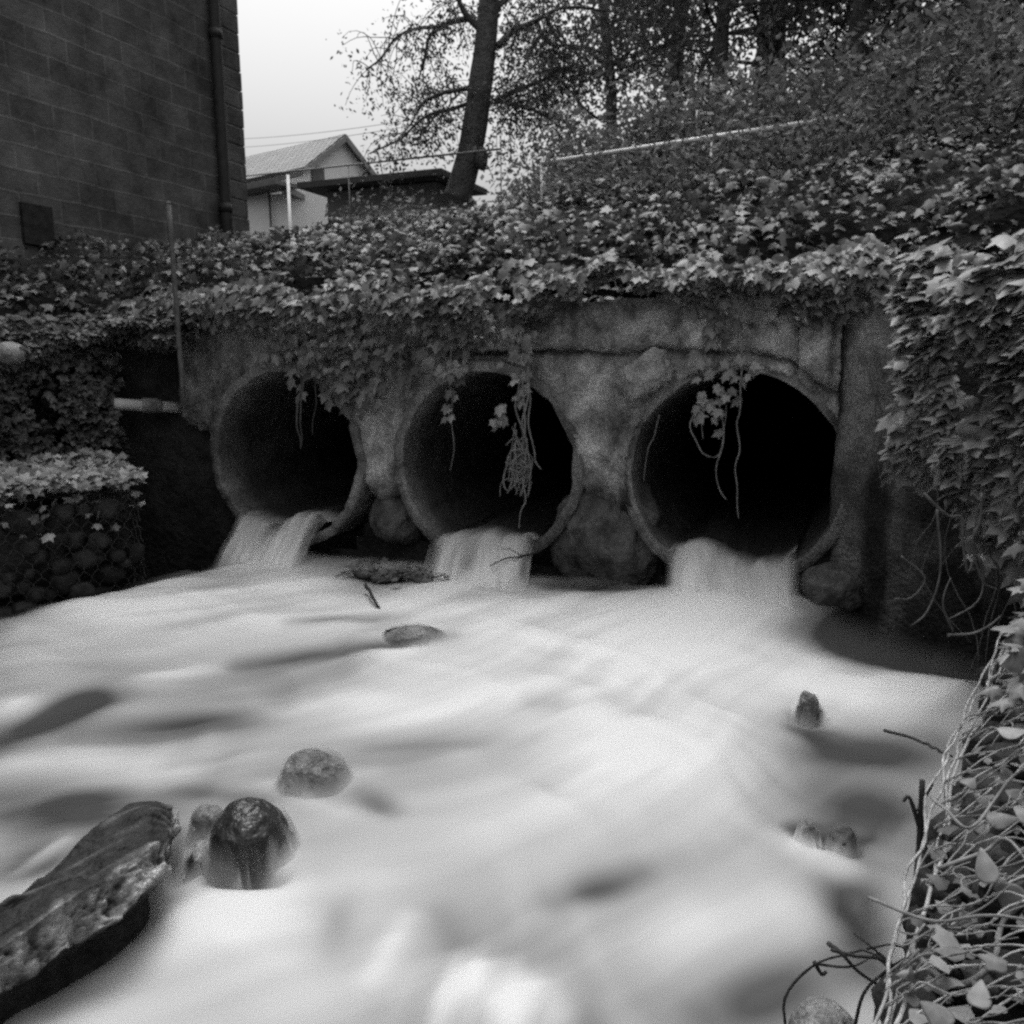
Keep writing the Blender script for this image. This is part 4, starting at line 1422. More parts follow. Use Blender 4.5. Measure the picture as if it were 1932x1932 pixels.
# lean-to roof in front with its own eave and post
lean = atY(520, 352, YH - 1.6)
b = MB()
b.box(lean + dir_l * 1.6 + upz * 0.0, (4.6, 1.1, 0.14), AXH)
b.build("porch_roof", M['fascia'], house, False)
b = MB()
p0 = atY(543, 330, YH - 2.2)
b.tube(np.array([p0, p0 - upz * 4.5]), 0.055, 10)
b.build("porch_post", M['white'], house)
b = MB()
p0 = atY(508, 366, YH - 1.2)
b.tube(np.array([p0 + upz * .1, p0 - upz * 4.5]), 0.045, 10)
b.build("downpipe", M['fascia'], house)
b = MB()
e0, e1 = atY(536, 356, YH - 1.5), atY(612, 398, YH - 0.2)
b.box((e0 + e1) / 2, (np.linalg.norm(e1 - e0), 0.5, 0.2), np.array([unit(e1 - e0), unit(np.cross(upz, unit(e1 - e0))), unit(np.cross(unit(e1 - e0), np.cross(upz, unit(e1 - e0))))]))
b.build("stair_roof", M['thinrail'], house, False)
b = MB()
w0, w1 = atY(470, 380, YH - 0.9), atY(605, 380, YH - 0.9)
b.box(((w0[0] + w1[0]) / 2, YH - 0.9, (w0[2] + 5) / 2), (abs(w1[0] - w0[0]) + 2.0, 0.3, w0[2] - 5 + 0.3))
b.build("porch_wall", M['white'], house, False)

roof2 = thing("far_house", "far-off low house whose pale roof peeps over the shed", "house")
c = atY(738, 343, 30.0)
b = MB()
hw, hh = 1.25, 0.42
b.add(np.array([c + (-1.6, -1, -hh), c + (1.0, -1, -hh), c + (1.0, 1.5, -hh), c + (-1.6, 1.5, -hh), c + (-1.3, .2, 0), c + (0.55, .2, 0.02)]), [np.array([[0, 1, 5, 4], [2, 3, 4, 5]]), np.array([[1, 2, 5], [3, 0, 4]])])
b.build("roof", M['shedwall'], roof2, False)
b = MB()
b.box(c + (-0.3, .25, -hh - 2.0), (2.3, 2.2, 4.0))
b.build("wall", M['white'], roof2, False)

shed = thing("flat_roof_shed", "low grey shed with a dark flat roof edge at the foot of the leaning tree", "shed")
ysd = 6.0
s0, s1 = atY(575, 350, ysd), atY(845, 356, ysd)
b = MB()
b.box(((s0[0] + s1[0]) / 2, ysd + 0.6, s0[2] - 0.035), (s1[0] - s0[0], 1.6, 0.085))
b.build("roof", M['fascia'], shed, False)
b = MB()
w0, w1 = atY(618, 400, ysd + .12), atY(825, 400, ysd + .12)
b.box(((w0[0] + w1[0]) / 2, ysd + 0.75, s0[2] - 0.9), (w1[0] - w0[0], 1.25, 1.6))
b.build("wall", M['shedwall'], shed, False)

# ------------------------------------------------------------------ railings and wires
def rail_thing(label, top, posts, r, mat, ymid=None):
    root = thing("railing", label, "railing", "tube railings along the road above")
    b = MB()
    b.tube(np.array(top), r, 10)
    b.build("rail", M[mat], root)
    for p in posts:
        b = MB()
        b.tube(np.array([p, (p[0], p[1], land(p[0], p[1]) - 0.1)]), r * 0.55, 8)
        b.build("post", M[mat], root)
    return root


ra, rb = atY(1022, 308, 2.0), atY(1620, 217, 1.75)
rail_thing("pale tube handrail rising to the right through the shrubs above the culverts", [ra, (ra + rb) / 2, rb], [ra, ra + (rb - ra) * 0.26, ra + (rb - ra) * 0.58, rb], 0.021, 'rail')
la, lb_ = atY(945, 281, 4.2), atY(455, 333, 6.6)
rail_thing("thin grey handrail passing behind the leaning tree towards the pale house", [la, (la + lb_) / 2, lb_], [la, la + (lb_ - la) * 0.5, lb_], 0.013, 'thinrail')


def wire(a, b_, sag, label, r=0.012):
    a, b_ = np.asarray(a), np.asarray(b_)
    t_ = np.linspace(0, 1, 20)[:, None]
    P = a + (b_ - a) * t_
    P[:, 2] -= sag * 4 * (t_ * (1 - t_))[:, 0]
    m_ = MB()
    m_.tube(P, r, 6)
    tag(m_.build("overhead_wire", M['cable']), label, "wire", "overhead wires")


wire(atY(900, 205, 11), atY(1560, -45, 7), 0.10, "upper of two close overhead wires crossing the dark trees at top right", 0.014)
wire(atY(900, 214, 11), atY(1600, -45, 7), 0.14, "lower of two close overhead wires crossing the dark trees at top right", 0.014)
wire(atY(455, 262, 20), atY(900, 205, 11), 0.1, "higher of two thin overhead wires over the pale house roof", 0.006)
wire(atY(455, 278, 20), atY(900, 214, 11), 0.1, "lower of two thin overhead wires over the pale house roof", 0.006)
wire(atY(1250, 235, 9), atY(1700, 60, 5), 0.2, "faint single overhead wire hanging low through the wood", 0.006)

# ------------------------------------------------------------------ ivy blanket over the bank and the top of the wall
def clump_keep(P, sc, seed, lo, hi):
    return sstep(lo, hi, fbm(P, sc, 3, seed))


n = 46000
pp = np.c_[rng.uniform(-8.2, 3.5, n * 2), rng.uniform(-3.6, 5.5, n * 2)]
d = chan(pp)
vis = (d > -0.05) & (d < 4.6)
# keep it thick near the edge where it shows largest
vis &= rng.random(len(pp)) < np.clip(1.15 - d * 0.18, 0.15, 1)
vis &= ~((pp[:, 0] < XB + 0.05) & (pp[:, 1] < YB))
pp, d = pp[vis], d[vis]
mound = fbm(pp, 2.6, 3, 401)
z = terrain(pp) + 0.02 + (0.30 * (mound - 0.38) + 0.10 * rng.random(len(pp)) ** 2) * np.clip(1.25 - 0.3 * d, 0.3, 1)
keepm = rng.random(len(pp)) < 0.16 + 0.5 * sstep(0.9, 0.35, d) + 1.0 * sstep(0.40, 0.58, fbm(pp, 4.5, 2, 402))
pp, d, z, mound = pp[keepm], d[keepm], z[keepm], mound[keepm]
k = len(pp)
nr = np.array([0.05, -0.5, 0.9]) + rnd(k, 0.55)
tp = np.array([0.0, -0.8, -0.35]) + rnd(k, 0.6)
vis2 = rng.random(k) < np.where(pp[:, 0] > -1.8, sstep(2.0, 1.1, d), 1.0)
pp, d, z, mound, nr, tp = pp[vis2], d[vis2], z[vis2], mound[vis2], nr[vis2], tp[vis2]
k = len(pp)
sz = (0.036 + 0.06 * rng.random(k) ** 2) * np.clip(1.15 - 0.25 * d, 0.6, 1.1)
tn = np.clip(0.02 + 0.75 * rng.random(k) ** 2.2 + 0.85 * (fbm(pp, 3.0, 3, 403) - 0.40), 0, 1)
ivy_bank = leaves("ivy_cover", T_IVY, np.c_[pp, z], nr, tp, sz, M['ivy'], None, tn)
tag(ivy_bank, "dense ivy blanket over the bank above the culverts", "ivy", kind="stuff")

# ivy lapping down over the face of the headwall
XL = [-5.6, -5.1, -4.7, -4.4, -4.1, -3.8, -3.5, -3.2, -2.95, -2.7, -2.45, -2.25, -2.05, -1.9, -1.7, -1.2, -0.7, -0.35, -0.1]
ZL = [1.98, 2.02, 2.06, 2.02, 1.98, 1.86, 1.80, 1.90, 1.92, 1.98, 1.88, 1.90, 1.94, 2.06, 2.14, 2.18, 2.14, 2.06, 2.04]
n = 5600
x = rng.uniform(-5.6, 0.12, n)
low_ = np.interp(x, XL, ZL) + 0.34 * (fbm(np.c_[x, x * 0], 4, 3, 411) - 0.5)
top_ = 2.22
f = rng.random(n) ** 0.8
top_ = 2.30 + 0.36 * (fbm(np.c_[x, x * 0 + 4], 3.2, 3, 416) - 0.5)
z = low_ + (top_ - low_) * f
y = -0.07 + 0.10 * sstep(2.15, 2.4, z) - 0.15 * np.sin(np.clip(f, 0, 1) * 2.6) * (0.5 + 0.7 * noise(np.c_[x, z], 3, 412)) - 0.05 * rng.random(n)
kp = rng.random(n) < 0.22 + 0.9 * sstep(0.38, 0.57, fbm(np.c_[x, z], 4.5, 2, 413))
x, y, z, f = x[kp], y[kp], z[kp], f[kp]
k = len(x)
face_P = [np.c_[x, y, z]]
face_n = [np.array([0.0, -0.95, 0.6]) + rnd(k, 0.4)]
face_t = [np.array([0.0, -0.35, -0.9]) + rnd(k, 0.38)]
face_s = [0.05 + 0.055 * rng.random(k)]
# scattered outliers lower on the wall
for (cx, cz, rx, rz, m_) in ((-3.75, 1.78, 0.28, 0.16, 60), (-3.42, 1.68, 0.22, 0.22, 60), (-3.1, 1.80, 0.25, 0.16, 40), (-4.0, 1.86, 0.15, 0.1, 16), (-3.3, 1.52, 0.18, 0.12, 16), (-2.75, 1.85, 0.2, 0.1, 18),
                             (-2.62, 1.66, 0.08, 0.05, 5), (-3.55, 1.62, 0.06, 0.04, 3), (-0.85, 2.04, 0.11, 0.10, 16), (-0.82, 1.94, 0.07, 0.06, 10), (-1.05, 2.02, 0.07, 0.06, 4), (-0.2, 2.12, 0.10, 0.10, 26)):
    q_ = np.c_[cx + rng.normal(size=m_) * rx * .6, -0.07 - 0.06 * rng.random(m_), cz + rng.normal(size=m_) * rz * .6]
    face_P.append(q_)
    face_n.append(np.array([0, -1.0, 0.55]) + rnd(m_, 0.3))
    face_t.append(np.array([0, -0.2, -1.0]) + rnd(m_, 0.35))
    face_s.append(0.06 + 0.055 * rng.random(m_))
FP = np.concatenate(face_P)
tn = np.clip(0.16 + 0.8 * rng.random(len(FP)) ** 1.7 + 0.6 * (fbm(FP, 3, 2, 415) - 0.4), 0, 1)
tag(leaves("ivy_cover", T_IVY, FP, np.concatenate(face_n), np.concatenate(face_t), np.concatenate(face_s), M['ivy'], None, tn),
    "ragged fringe of ivy lapping down the headwall face above the pipes", "ivy", kind="stuff")

# ivy hanging over the left wall recess and the upper gabion
n = 7000
s = rng.random(n)
path = np.array([(-7.3, -3.2), (-6.35, -1.3), (-5.55, -0.15), (-5.0, -0.02)])
seg = np.r_[0, np.cumsum(np.linalg.norm(np.diff(path, axis=0), axis=1))]
px_ = np.interp(s * seg[-1], seg, path[:, 0])
py_ = np.interp(s * seg[-1], seg, path[:, 1])
nrm = np.array([0.83, -0.55])
hang = np.interp(px_, [-7.3, -6.6, -6.35, -5.8, -5.5, -5.2, -5.0], [1.1, 1.1, 0.9, 0.30, 0.22, 0.2, 0.16]) * (0.6 + 0.8 * noise(np.c_[px_, py_], 3, 421))
f = rng.random(n)
zt = terrain(np.c_[px_, py_ + 0.02]) + 0.08
out = 0.05 + 0.30 * np.sin(np.clip(f * 2.2 + 0.4, 0, np.pi)) * (0.5 + 0.8 * noise(np.c_[px_ * 2, f * 2], 2, 422))
Q = np.c_[px_ + nrm[0] * out, py_ + nrm[1] * out, zt - f * hang + 0.06]
kp = rng.random(n) < 0.35 + 0.9 * sstep(0.36, 0.56, fbm(Q, 4, 2, 423))
Q = Q[kp]
k = len(Q)
tag(leaves("ivy_cover", T_IVY, Q, np.array([0.5, -0.5, 0.9]) + rnd(k, 0.4), np.array([0.3, -0.3, -0.8]) + rnd(k, 0.45), 0.055 + 0.05 * rng.random(k), M['ivy'], None,
           np.clip(0.05 + 0.5 * rng.random(k) ** 1.4 + 0.4 * (fbm(Q, 3, 2, 424) - .4), 0, 1)), "ivy hanging over the dark recess and gabions at the left", "ivy", kind="stuff")

# ivy sprawling over the upper basket
n = 5200
s, h_ = rng.random(n) * 2.55, rng.random(n) ** 1.3
Wl = np.array([-Ulow[1], Ulow[0], 0])
Q = np.array([-6.72, -2.6, 1.86]) + Ulow * s[:, None] - Wl * (0.04 + 0.22 * np.sin(h_ * 2.6)[:, None] * noise(np.c_[s, h_], 3, 425)[:, None])
Q[:, 2] -= h_ * 0.98
tpm = rng.random(n) < 0.3
Q[tpm] += Wl * (0.9 * rng.random(tpm.sum()))[:, None]
Q[tpm, 2] = 1.86 + 0.14 * rng.random(tpm.sum())
endm = rng.random(n) < 0.25
Q[endm] = np.array([-6.72, -2.6, 1.86]) + Ulow * (2.55 + 0.1 * rng.random((endm.sum(), 1))) + Wl * (0.8 * rng.random((endm.sum(), 1)))
Q[endm, 2] -= rng.random(endm.sum())
kp = rng.random(n) < 0.25 + sstep(0.38, 0.56, fbm(Q, 4, 2, 426))
Q = Q[kp]
k = len(Q)
tag(leaves("ivy_cover", T_IVY, Q, np.array([0.5, -0.5, 0.8]) + rnd(k, 0.4), np.array([0.3, -0.3, -0.8]) + rnd(k, 0.45), 0.05 + 0.045 * rng.random(k), M['ivy'], None,
           np.clip(0.02 + 0.5 * rng.random(k) ** 1.6, 0, 1)), "dark ivy sprawling over the upper left gabion", "ivy", kind="stuff")

# dead leaves heaped on the low gabion
n = 2600
s, t_ = rng.random(n) * 2.3, rng.random(n) * 0.95
Wl = np.array([-Ulow[1], Ulow[0], 0])
Q = np.array([-5.62, -3.0, 0.86]) + Ulow * s[:, None] + Wl * t_[:, None]
Q[:, 2] += 0.03 + 0.12 * (fbm(Q[:, :2], 3, 3, 431) - 0.3) + 0.05 * rng.random(n) + 0.10 * t_
fr_ = rng.random(n) < 0.18
Q[fr_] += np.array([Ulow[1], -Ulow[0], 0]) * 0.06
Q[fr_, 2] -= 0.35 * rng.random(fr_.sum()) ** 2
tag(leaves("leaf_litter", T_IVY, Q, np.array([0.2, -0.4, 1.0]) + rnd(n, 0.45), rnd(n), 0.045 + 0.045 * rng.random(n), M['litter'], None, np.clip(0.1 + 0.75 * rng.random(n) ** 1.3, 0, 1)),
    "pale dead leaves heaped along the top of the low left gabion", "leaf litter", kind="stuff")

# small weeds and litter between the stones of the near gabion
n = 520
s, t_ = rng.random(n) * Lg, 0.02 + rng.random(n) * 0.6
Q = np.array([gp(a_, b_) for a_, b_ in zip(s, t_)])
Q[:, 2] += -0.035 + 0.05 * rng.random(n)
tag(leaves("leaf_litter", T_OVAL, Q, np.array([0, -0.3, 1.0]) + rnd(n, 0.5), rnd(n), 0.018 + 0.034 * rng.random(n) ** 2, M['litter'], None, 0.6 * rng.random(n) ** 1.8),
    "dull leaf scraps lying among the stones of the near gabion", "leaf litter", kind="stuff")

# ------------------------------------------------------------------ the ivy curtain on the right-hand side wall
n = 12000
path = np.array([(0.24, -0.48), (0.55, -0.95), (0.98, -1.65), (1.36, -2.4), (1.62, -3.3), (1.75, -4.0)])
seg = np.r_[0, np.cumsum(np.linalg.norm(np.diff(path, axis=0), axis=1))]
s = rng.random(n) * seg[-1]
px_, py_ = np.interp(s, seg, path[:, 0]), np.interp(s, seg, path[:, 1])
nx = np.interp(s, seg, [-0.6, -0.75, -0.88, -0.9, -0.97, -1])
ny = -np.sqrt(1 - nx ** 2)
h_low = np.interp(s, [0, 0.4, 0.7, 1.0, 1.5, 1.9, 2.4, 3.0, 4.5], [1.2, 1.0, 0.85, 0.85, 0.85, 0.8, 0.75, 0.7, 0.6]) + 0.35 * (fbm(np.c_[s, s * 0], 3, 3, 441) - 0.5) * 1.6
h_top = np.interp(s, [0, 0.5, 1.2, 2, 3, 4.5], [2.26, 2.26, 2.22, 2.16, 2.05, 1.95])
f = rng.random(n)
z = h_low + (h_top - h_low) * f
bulge = np.interp(s, [0, 0.6, 1.0, 2.0, 4.5], [0.14, 0.22, 0.28, 0.30, 0.30]) * np.sin(np.clip(f, 0.05, 1) * 2.4) ** 0.7
bulge = bulge * (0.55 + 0.8 * noise(np.c_[s * 2.5, z * 2.5], 1.2, 442)) + 0.05 * rng.random(n)
Q = np.c_[px_ + nx * bulge, py_ + ny * bulge, z]
kp = rng.random(n) < (0.06 + 1.1 * sstep(0.42, 0.60, fbm(Q, 4.0, 2, 443))) * np.interp(f, [0, 0.2, 0.5], [0.18, 0.5, 1])
Q, nx, ny = Q[kp], nx[kp], ny[kp]
k = len(Q)
nrm3 = np.c_[nx * 0.65, ny * 0.65, np.full(k, 0.85)] + rnd(k, 0.38)
tip3 = np.c_[nx * 0.6, ny * 0.6, np.full(k, -0.85)] + rnd(k, 0.42)
curtain = thing("ivy_curtain", "large-leaved ivy hanging in shingled layers down the right-hand side wall", "ivy")
lv_ = leaves("foliage", T_IVY, Q, nrm3, tip3, 0.06 + 0.07 * rng.random(k), M['ivynear'], curtain, np.clip(0.2 + 0.8 * rng.random(k) ** 1.1 + 0.4 * (fbm(Q, 3, 2, 444) - .45), 0, 1))
b = MB()
for i in range(95):
    s0 = 0.55 + rng.random() * 3.0
    x0, y0 = np.interp(s0, seg, path[:, 0]), np.interp(s0, seg, path[:, 1])
    nx0 = np.interp(s0, seg, [-0.6, -0.75, -0.88, -0.9, -0.97, -1])
    o_ = 0.05 + 0.22 * rng.random()
    z0 = 1.3 + 0.6 * rng.random()
    ln_ = 0.5 + 0.9 * rng.random()
    pts = [np.array([x0 + nx0 * o_ + 0.10 * rng.normal() * q_, y0 - math.sqrt(1 - nx0 ** 2) * o_ + 0.10 * rng.normal() * q_, z0 - ln_ * q_]) for q_ in (0, .25, .5, .75, 1.0)]
    b.tube(wob(curve(pts, 18), 0.025, 5, i), np.linspace(0.0045, 0.002, 18) * (0.7 + 0.8 * rng.random()), 5)
b.build("stems", M['darkstem'], curtain)["kind"] = "stuff"

# a spray along the top of the near gabion where the curtain meets it
n = 420
s = rng.random(n)
Q = np.array([atZ(1905 + 60 * a_, 1330 - 300 * a_, 0.86) for a_ in s]) + rnd(n, 0.05) + np.array([0.10, 0.05, 0.0])
Q[:, 2] += 0.05 * rng.random(n)
fringe_ = leaves("fringe", T_IVY, Q, np.array([-0.4, -0.4, 0.9]) + rnd(n, .4), np.array([-0.5, -0.3, -0.6]) + rnd(n, .4), 0.04 + 0.045 * rng.random(n), M['ivynear'], curtain, np.clip(0.1 + .7 * rng.random(n), 0, 1))
fringe_["kind"] = "stuff"


# ------------------------------------------------------------------ single vines hanging over the pipes
def vine(label, strands, lv, mat='stem', tang=None, lsz=(0.05, 0.085)):
    root = thing("hanging_vine", label, "vine", "vines hanging over the culverts")
    b = MB()
    for k, (p, r) in enumerate(strands):
        c = wob(curve(p, 26), 0.018, 7, 40 + k + len(label))
        b.tube(c, np.linspace(r, r * 0.55, len(c)), 6)
    if tang:
        c0, sx_, sz_, m_ = tang
        for i in range(m_):
            q_ = [np.asarray(c0) + np.array([rng.normal() * sx_, rng.normal() * 0.03, rng.normal() * sz_]) for _ in range(4)]
            b.tube(wob(curve(q_, 16), 0.01, 9, i), 0.0028 + 0.003 * rng.random(), 5)
    b.build("stem", M[mat], root)
    if lv:
        P, S_ = [], []
        for (u, v, yy, spread, m_) in lv:
            c0 = atY(u, v, yy)
            for _ in range(m_):
                P.append(c0 + np.array([rng.normal() * spread, rng.normal() * 0.02, rng.normal() * spread]))
        P = np.array(P)
        k = len(P)
        leaves("leaves", T_IVY, P, np.array([0, -1.0, 0.5]) + rnd(k, 0.28), np.array([0, -0.25, -1.0]) + rnd(k, 0.4), rng.uniform(lsz[0], lsz[1], k), M['vineleaf'], root)
    return root


yv = -0.17
vine("thick leafy vine ending in a tangle of roots across the middle pipe",
     [([atY(u, v, yv) for u, v in ((968, 590), (975, 650), (985, 700), (988, 760), (990, 830), (985, 880), (990, 950))], 0.010),
      ([atY(u, v, yv - .02) for u, v in ((985, 640), (992, 700), (996, 760), (985, 800), (996, 840), (1002, 900))], 0.008),
      ([atY(u, v, yv) for u, v in ((975, 640), (980, 720), (972, 770), (985, 830), (965, 880), (980, 915))], 0.008),
      ([atY(u, v, yv) for u, v in ((990, 690), (1000, 740), (994, 800), (1003, 850), (1006, 872), (1018, 888))], 0.007),
      ([atY(u, v, yv) for u, v in ((960, 860), (948, 900), (962, 925), (980, 905), (1000, 895))], 0.007),
      ([atY(u, v, yv) for u, v in ((985, 900), (993, 940), (984, 970), (980, 1000))], 0.006),
      ([atY(u, v, yv) for u, v in ((955, 840), (970, 828), (990, 845), (985, 890), (950, 905), (945, 935))], 0.005)],
     [(965, 625, yv - .02, 0.05, 8), (983, 645, yv - .02, 0.06, 9), (978, 700, yv - .02, 0.05, 9), (952, 780, yv - .02, 0.045, 8), (945, 765, yv - .02, 0.03, 4), (990, 675, yv - .02, .04, 5), (990, 740, yv, 0.03, 4)],
     tang=(atY(978, 885, yv), 0.045, 0.11, 18))
vine("slender vine with few pairs of leaves in the left half of the middle pipe",
     [([atY(u, v, yv) for u, v in ((855, 600), (850, 680), (852, 740), (850, 800), (857, 840), (850, 890))], 0.004)],
     [(850, 775, yv, 0.025, 4), (853, 740, yv, 0.02, 3), (845, 700, yv, 0.06, 8), (860, 690, yv, .05, 6)])
vine("ropy bare vine hanging in the first pipe, beside the metal post's wall",
     [([atY(u, v, yv) for u, v in ((560, 690), (566, 740), (562, 800), (566, 850))], 0.010),
      ([atY(u, v, yv) for u, v in ((572, 690), (568, 750), (570, 800), (564, 840))], 0.007),
      ([atY(u, v, yv) for u, v in ((595, 690), (592, 750), (590, 820))], 0.004)],
     [(613, 707, yv, 0.03, 2), (590, 665, yv, 0.05, 5), (640, 680, yv, .04, 4)], mat='darkstem')
vine("pale-leaved vine with looping bare stems across the third pipe",
     [([atY(u, v, yv) for u, v in ((1395, 640), (1398, 720), (1392, 780), (1388, 800), (1395, 850), (1384, 885), (1390, 930), (1392, 975))], 0.006),
      ([atY(u, v, yv) for u, v in ((1325, 770), (1300, 800), (1310, 830), (1330, 855), (1358, 858), (1366, 800), (1368, 760))], 0.005),
      ([atY(u, v, yv) for u, v in ((1362, 780), (1364, 830), (1352, 880), (1360, 920), (1372, 940))], 0.005),
      ([atY(u, v, yv) for u, v in ((1242, 780), (1238, 820), (1222, 850), (1216, 910))], 0.004),
      ([atY(u, v, yv) for u, v in ((1322, 780), (1328, 830))], 0.004)],
     [(1330, 735, yv - .02, 0.035, 6), (1318, 760, yv - .02, 0.03, 4), (1377, 745, yv - .02, 0.035, 6), (1352, 770, yv - .02, 0.025, 3), (1317, 782, yv, 0.015, 2), (1363, 812, yv, 0.01, 1), (1390, 690, yv, 0.06, 14), (1345, 690, yv, .05, 6)],
     lsz=(0.055, 0.085))
vine("wiry bare vine strands trailing down the side wall right of the third pipe",
     [([atY(u, v, -.25) for u, v in ((1650, 720), (1655, 800), (1640, 850), (1605, 900))], 0.004),
      ([atY(u, v, -.25) for u, v in ((1640, 700), (1660, 790), (1658, 860), (1665, 930))], 0.004),
      ([atY(u, v, -.25) for u, v in ((1672, 780), (1672, 850), (1668, 900))], 0.003)],
     None, mat='darkstem')

for i, (u, v, lab) in enumerate(((1820, 860, "long looping bare vine in the shade under the ivy curtain, its hook curling up"), (1768, 940, "bare vine dropping straight to the water under the ivy curtain"), (1848, 1000, "low bare vine arching towards the near gabion under the ivy curtain"))):
    Dv = 3.3 - 0.1 * i
    if i == 0:
        S_ = [([atD(*p, Dv) for p in ((1745, 930), (1790, 975), (1815, 980), (1822, 1040), (1825, 1080), (1842, 1045), (1850, 1060), (1852, 1110), (1835, 1140), (1790, 1165))], 0.006), ([atD(*p, Dv) for p in ((1850, 930), (1845, 985), (1835, 1020), (1850, 1090), (1880, 1110))], 0.005)]
    elif i == 1:
        S_ = [([atD(*p, Dv) for p in ((1768, 960), (1772, 1040), (1770, 1100), (1745, 1150), (1715, 1180))], 0.005), ([atD(*p, Dv) for p in ((1700, 1050), (1735, 1075), (1745, 1095), (1720, 1125), (1690, 1128))], 0.004)]
    else:
        S_ = [([atD(*p, Dv) for p in ((1785, 1198), (1830, 1195), (1860, 1180), (1885, 1160))], 0.006), ([atD(*p, Dv) for p in ((1800, 1190), (1780, 1140), (1795, 1090))], 0.004)]
    root = thing("hanging_vine", lab, "vine", "vines hanging over the culverts")
    b = MB()
    for kk, (p, r) in enumerate(S_):
        c = wob(curve(p, 30), 0.012, 8, 140 + kk + i * 5)
        b.tube(c, np.linspace(r, r * .6, len(c)), 6)
    b.build("stem", M['darkstem'], root)

# ------------------------------------------------------------------ trees
def branch_path(a, dirn, ln_, droop, seed, k=10):
    d = unit(np.asarray(dirn, float))
    pts = [np.asarray(a, float)]
    for i in range(k):
        d = unit(d + (np.array([noise(np.array([[i * .7, seed, q_]]), 1.0, seed)[0] - 0.5 for q_ in range(3)])) * 0.5 + np.array([0, 0, droop / k]))
        pts.append(pts[-1] + d * ln_ / k)
    return np.array(pts)


def tree_leaves(centres, per, spread, size, drop=0.0):
    C_ = np.repeat(centres, per, 0)
    k = len(C_)
    o = rng.normal(size=(k, 3)) * spread
    P = C_ + o
    P[:, 2] -= np.abs(rng.normal(size=k)) * drop
    return P, rnd(k) + np.array([0, 0, 0.5]), rnd(k, 0.7) + np.array([0, 0, -0.6]), size * (0.6 + 0.8 * rng.random(k))


# the leaning alder in the middle
YT = 5.0
lean_tree = thing("leaning_tree", "slender tree leaning right, thin drooping sprays of leaves against the sky", "tree")
tp_ = [(862, 375), (870, 350), (886, 290), (897, 230), (905, 170), (913, 110), (919, 50), (923, -10), (922, -80), (930, -200), (926, -340)]
TP = curve([atY(u, v, YT) for u, v in tp_], 40)
wd = np.interp(np.linspace(0, 1, 40), [0, .08, .2, .45, .8, 1.0], [0.185, 0.175, 0.158, 0.145, 0.12, 0.08])
b = MB()
TPn = TP.copy()
b.tube(TPn, wd * (1 + 0.12 * (noise(TP, 4, 77) - 0.5)), 16)
k0 = atY(903, 245, YT - .05)
V_, F_, t_ = rock_mesh(atY(908, 300, YT - .1), (0.16, 0.2, 0.3), 78, 3, 0.25)
b.add(V_, F_, t_)
b.build("trunk", M['bark'], lean_tree)
limbs = [  # image polylines of the visible limbs
    ([(905, 48), (880, 22), (862, -10), (845, -40)], 0.055), ([(900, 35), (860, 38), (830, 48), (808, 70), (798, 110), (790, 150)], 0.042),
    ([(938, 84), (960, 62), (990, 48), (1030, 28), (1060, 18), (1110, 16), (1160, 20)], 0.045), ([(935, 195), (965, 200), (1000, 205), (1040, 222), (1085, 228)], 0.040),
    ([(935, 190), (970, 170), (1010, 158), (1050, 140), (1090, 118)], 0.040), ([(895, 165), (860, 172), (825, 180), (795, 200), (775, 235)], 0.036), ([(892, 190), (850, 205), (815, 215), (780, 240), (745, 268), (700, 290)], 0.028),
    ([(930, 20), (965, -10), (1010, -30), (1070, -40)], 0.045), ([(830, 48), (790, 52), (750, 70), (715, 110), (690, 130)], 0.026), ([(1030, 28), (1045, 60), (1070, 90), (1100, 110)], 0.026)]
b = MB()
cent = []
tw = MB()
for k, (pl, r) in enumerate(limbs):
    dy = 0.9 * (noise(np.array([[k * 1.3, 2.0]]), 1, 88)[0] - 0.5)
    P = curve([atY(u, v, YT + dy * i / len(pl) * 2) for i, (u, v) in enumerate(pl)], 22)
    P = wob(P, 0.03, 3, 500 + k)
    b.tube(P, np.linspace(r, 0.010, 22), 8)
    for j in range(3, 22):
        m_ = 2 if r > 0.03 else 2
        for _ in range(m_):
            if rng.random() < 0.75:
                dd_ = np.array([rng.normal() * 0.8, rng.normal() * 0.8, rng.normal() * 0.6 + 0.1])
                q_ = branch_path(P[j], dd_, 0.35 + 0.55 * rng.random(), -1.5, int(rng.integers(1, 900)), 7)
                tw.tube(q_, np.linspace(0.007, 0.003, 8), 4)
                cent.append(q_[2:])
b.build("limbs", M['bark'], lean_tree)
tw.build("twigs", M['bark'], lean_tree)["kind"] = "stuff"
CE = np.concatenate(cent)
# clusters thin out towards the left, thick low and to the right of the trunk
uu = ((CE - CAM) @ RT) / ((CE - CAM) @ FW) * 1600 + 966
vv = 966 - ((CE - CAM) @ UP) / ((CE - CAM) @ FW) * 1600
dens = 0.30 + 0.4 * sstep(900, 1000, uu) + 0.40 * sstep(110, 170, vv)
CE = CE[rng.random(len(CE)) < np.clip(dens, 0, 1)]
P, n_, t_, s_ = tree_leaves(CE, 10, 0.085, 0.055, 0.07)
leaves("crown", T_LOZ, P, n_, t_, s_, M['treeleaf'], lean_tree)


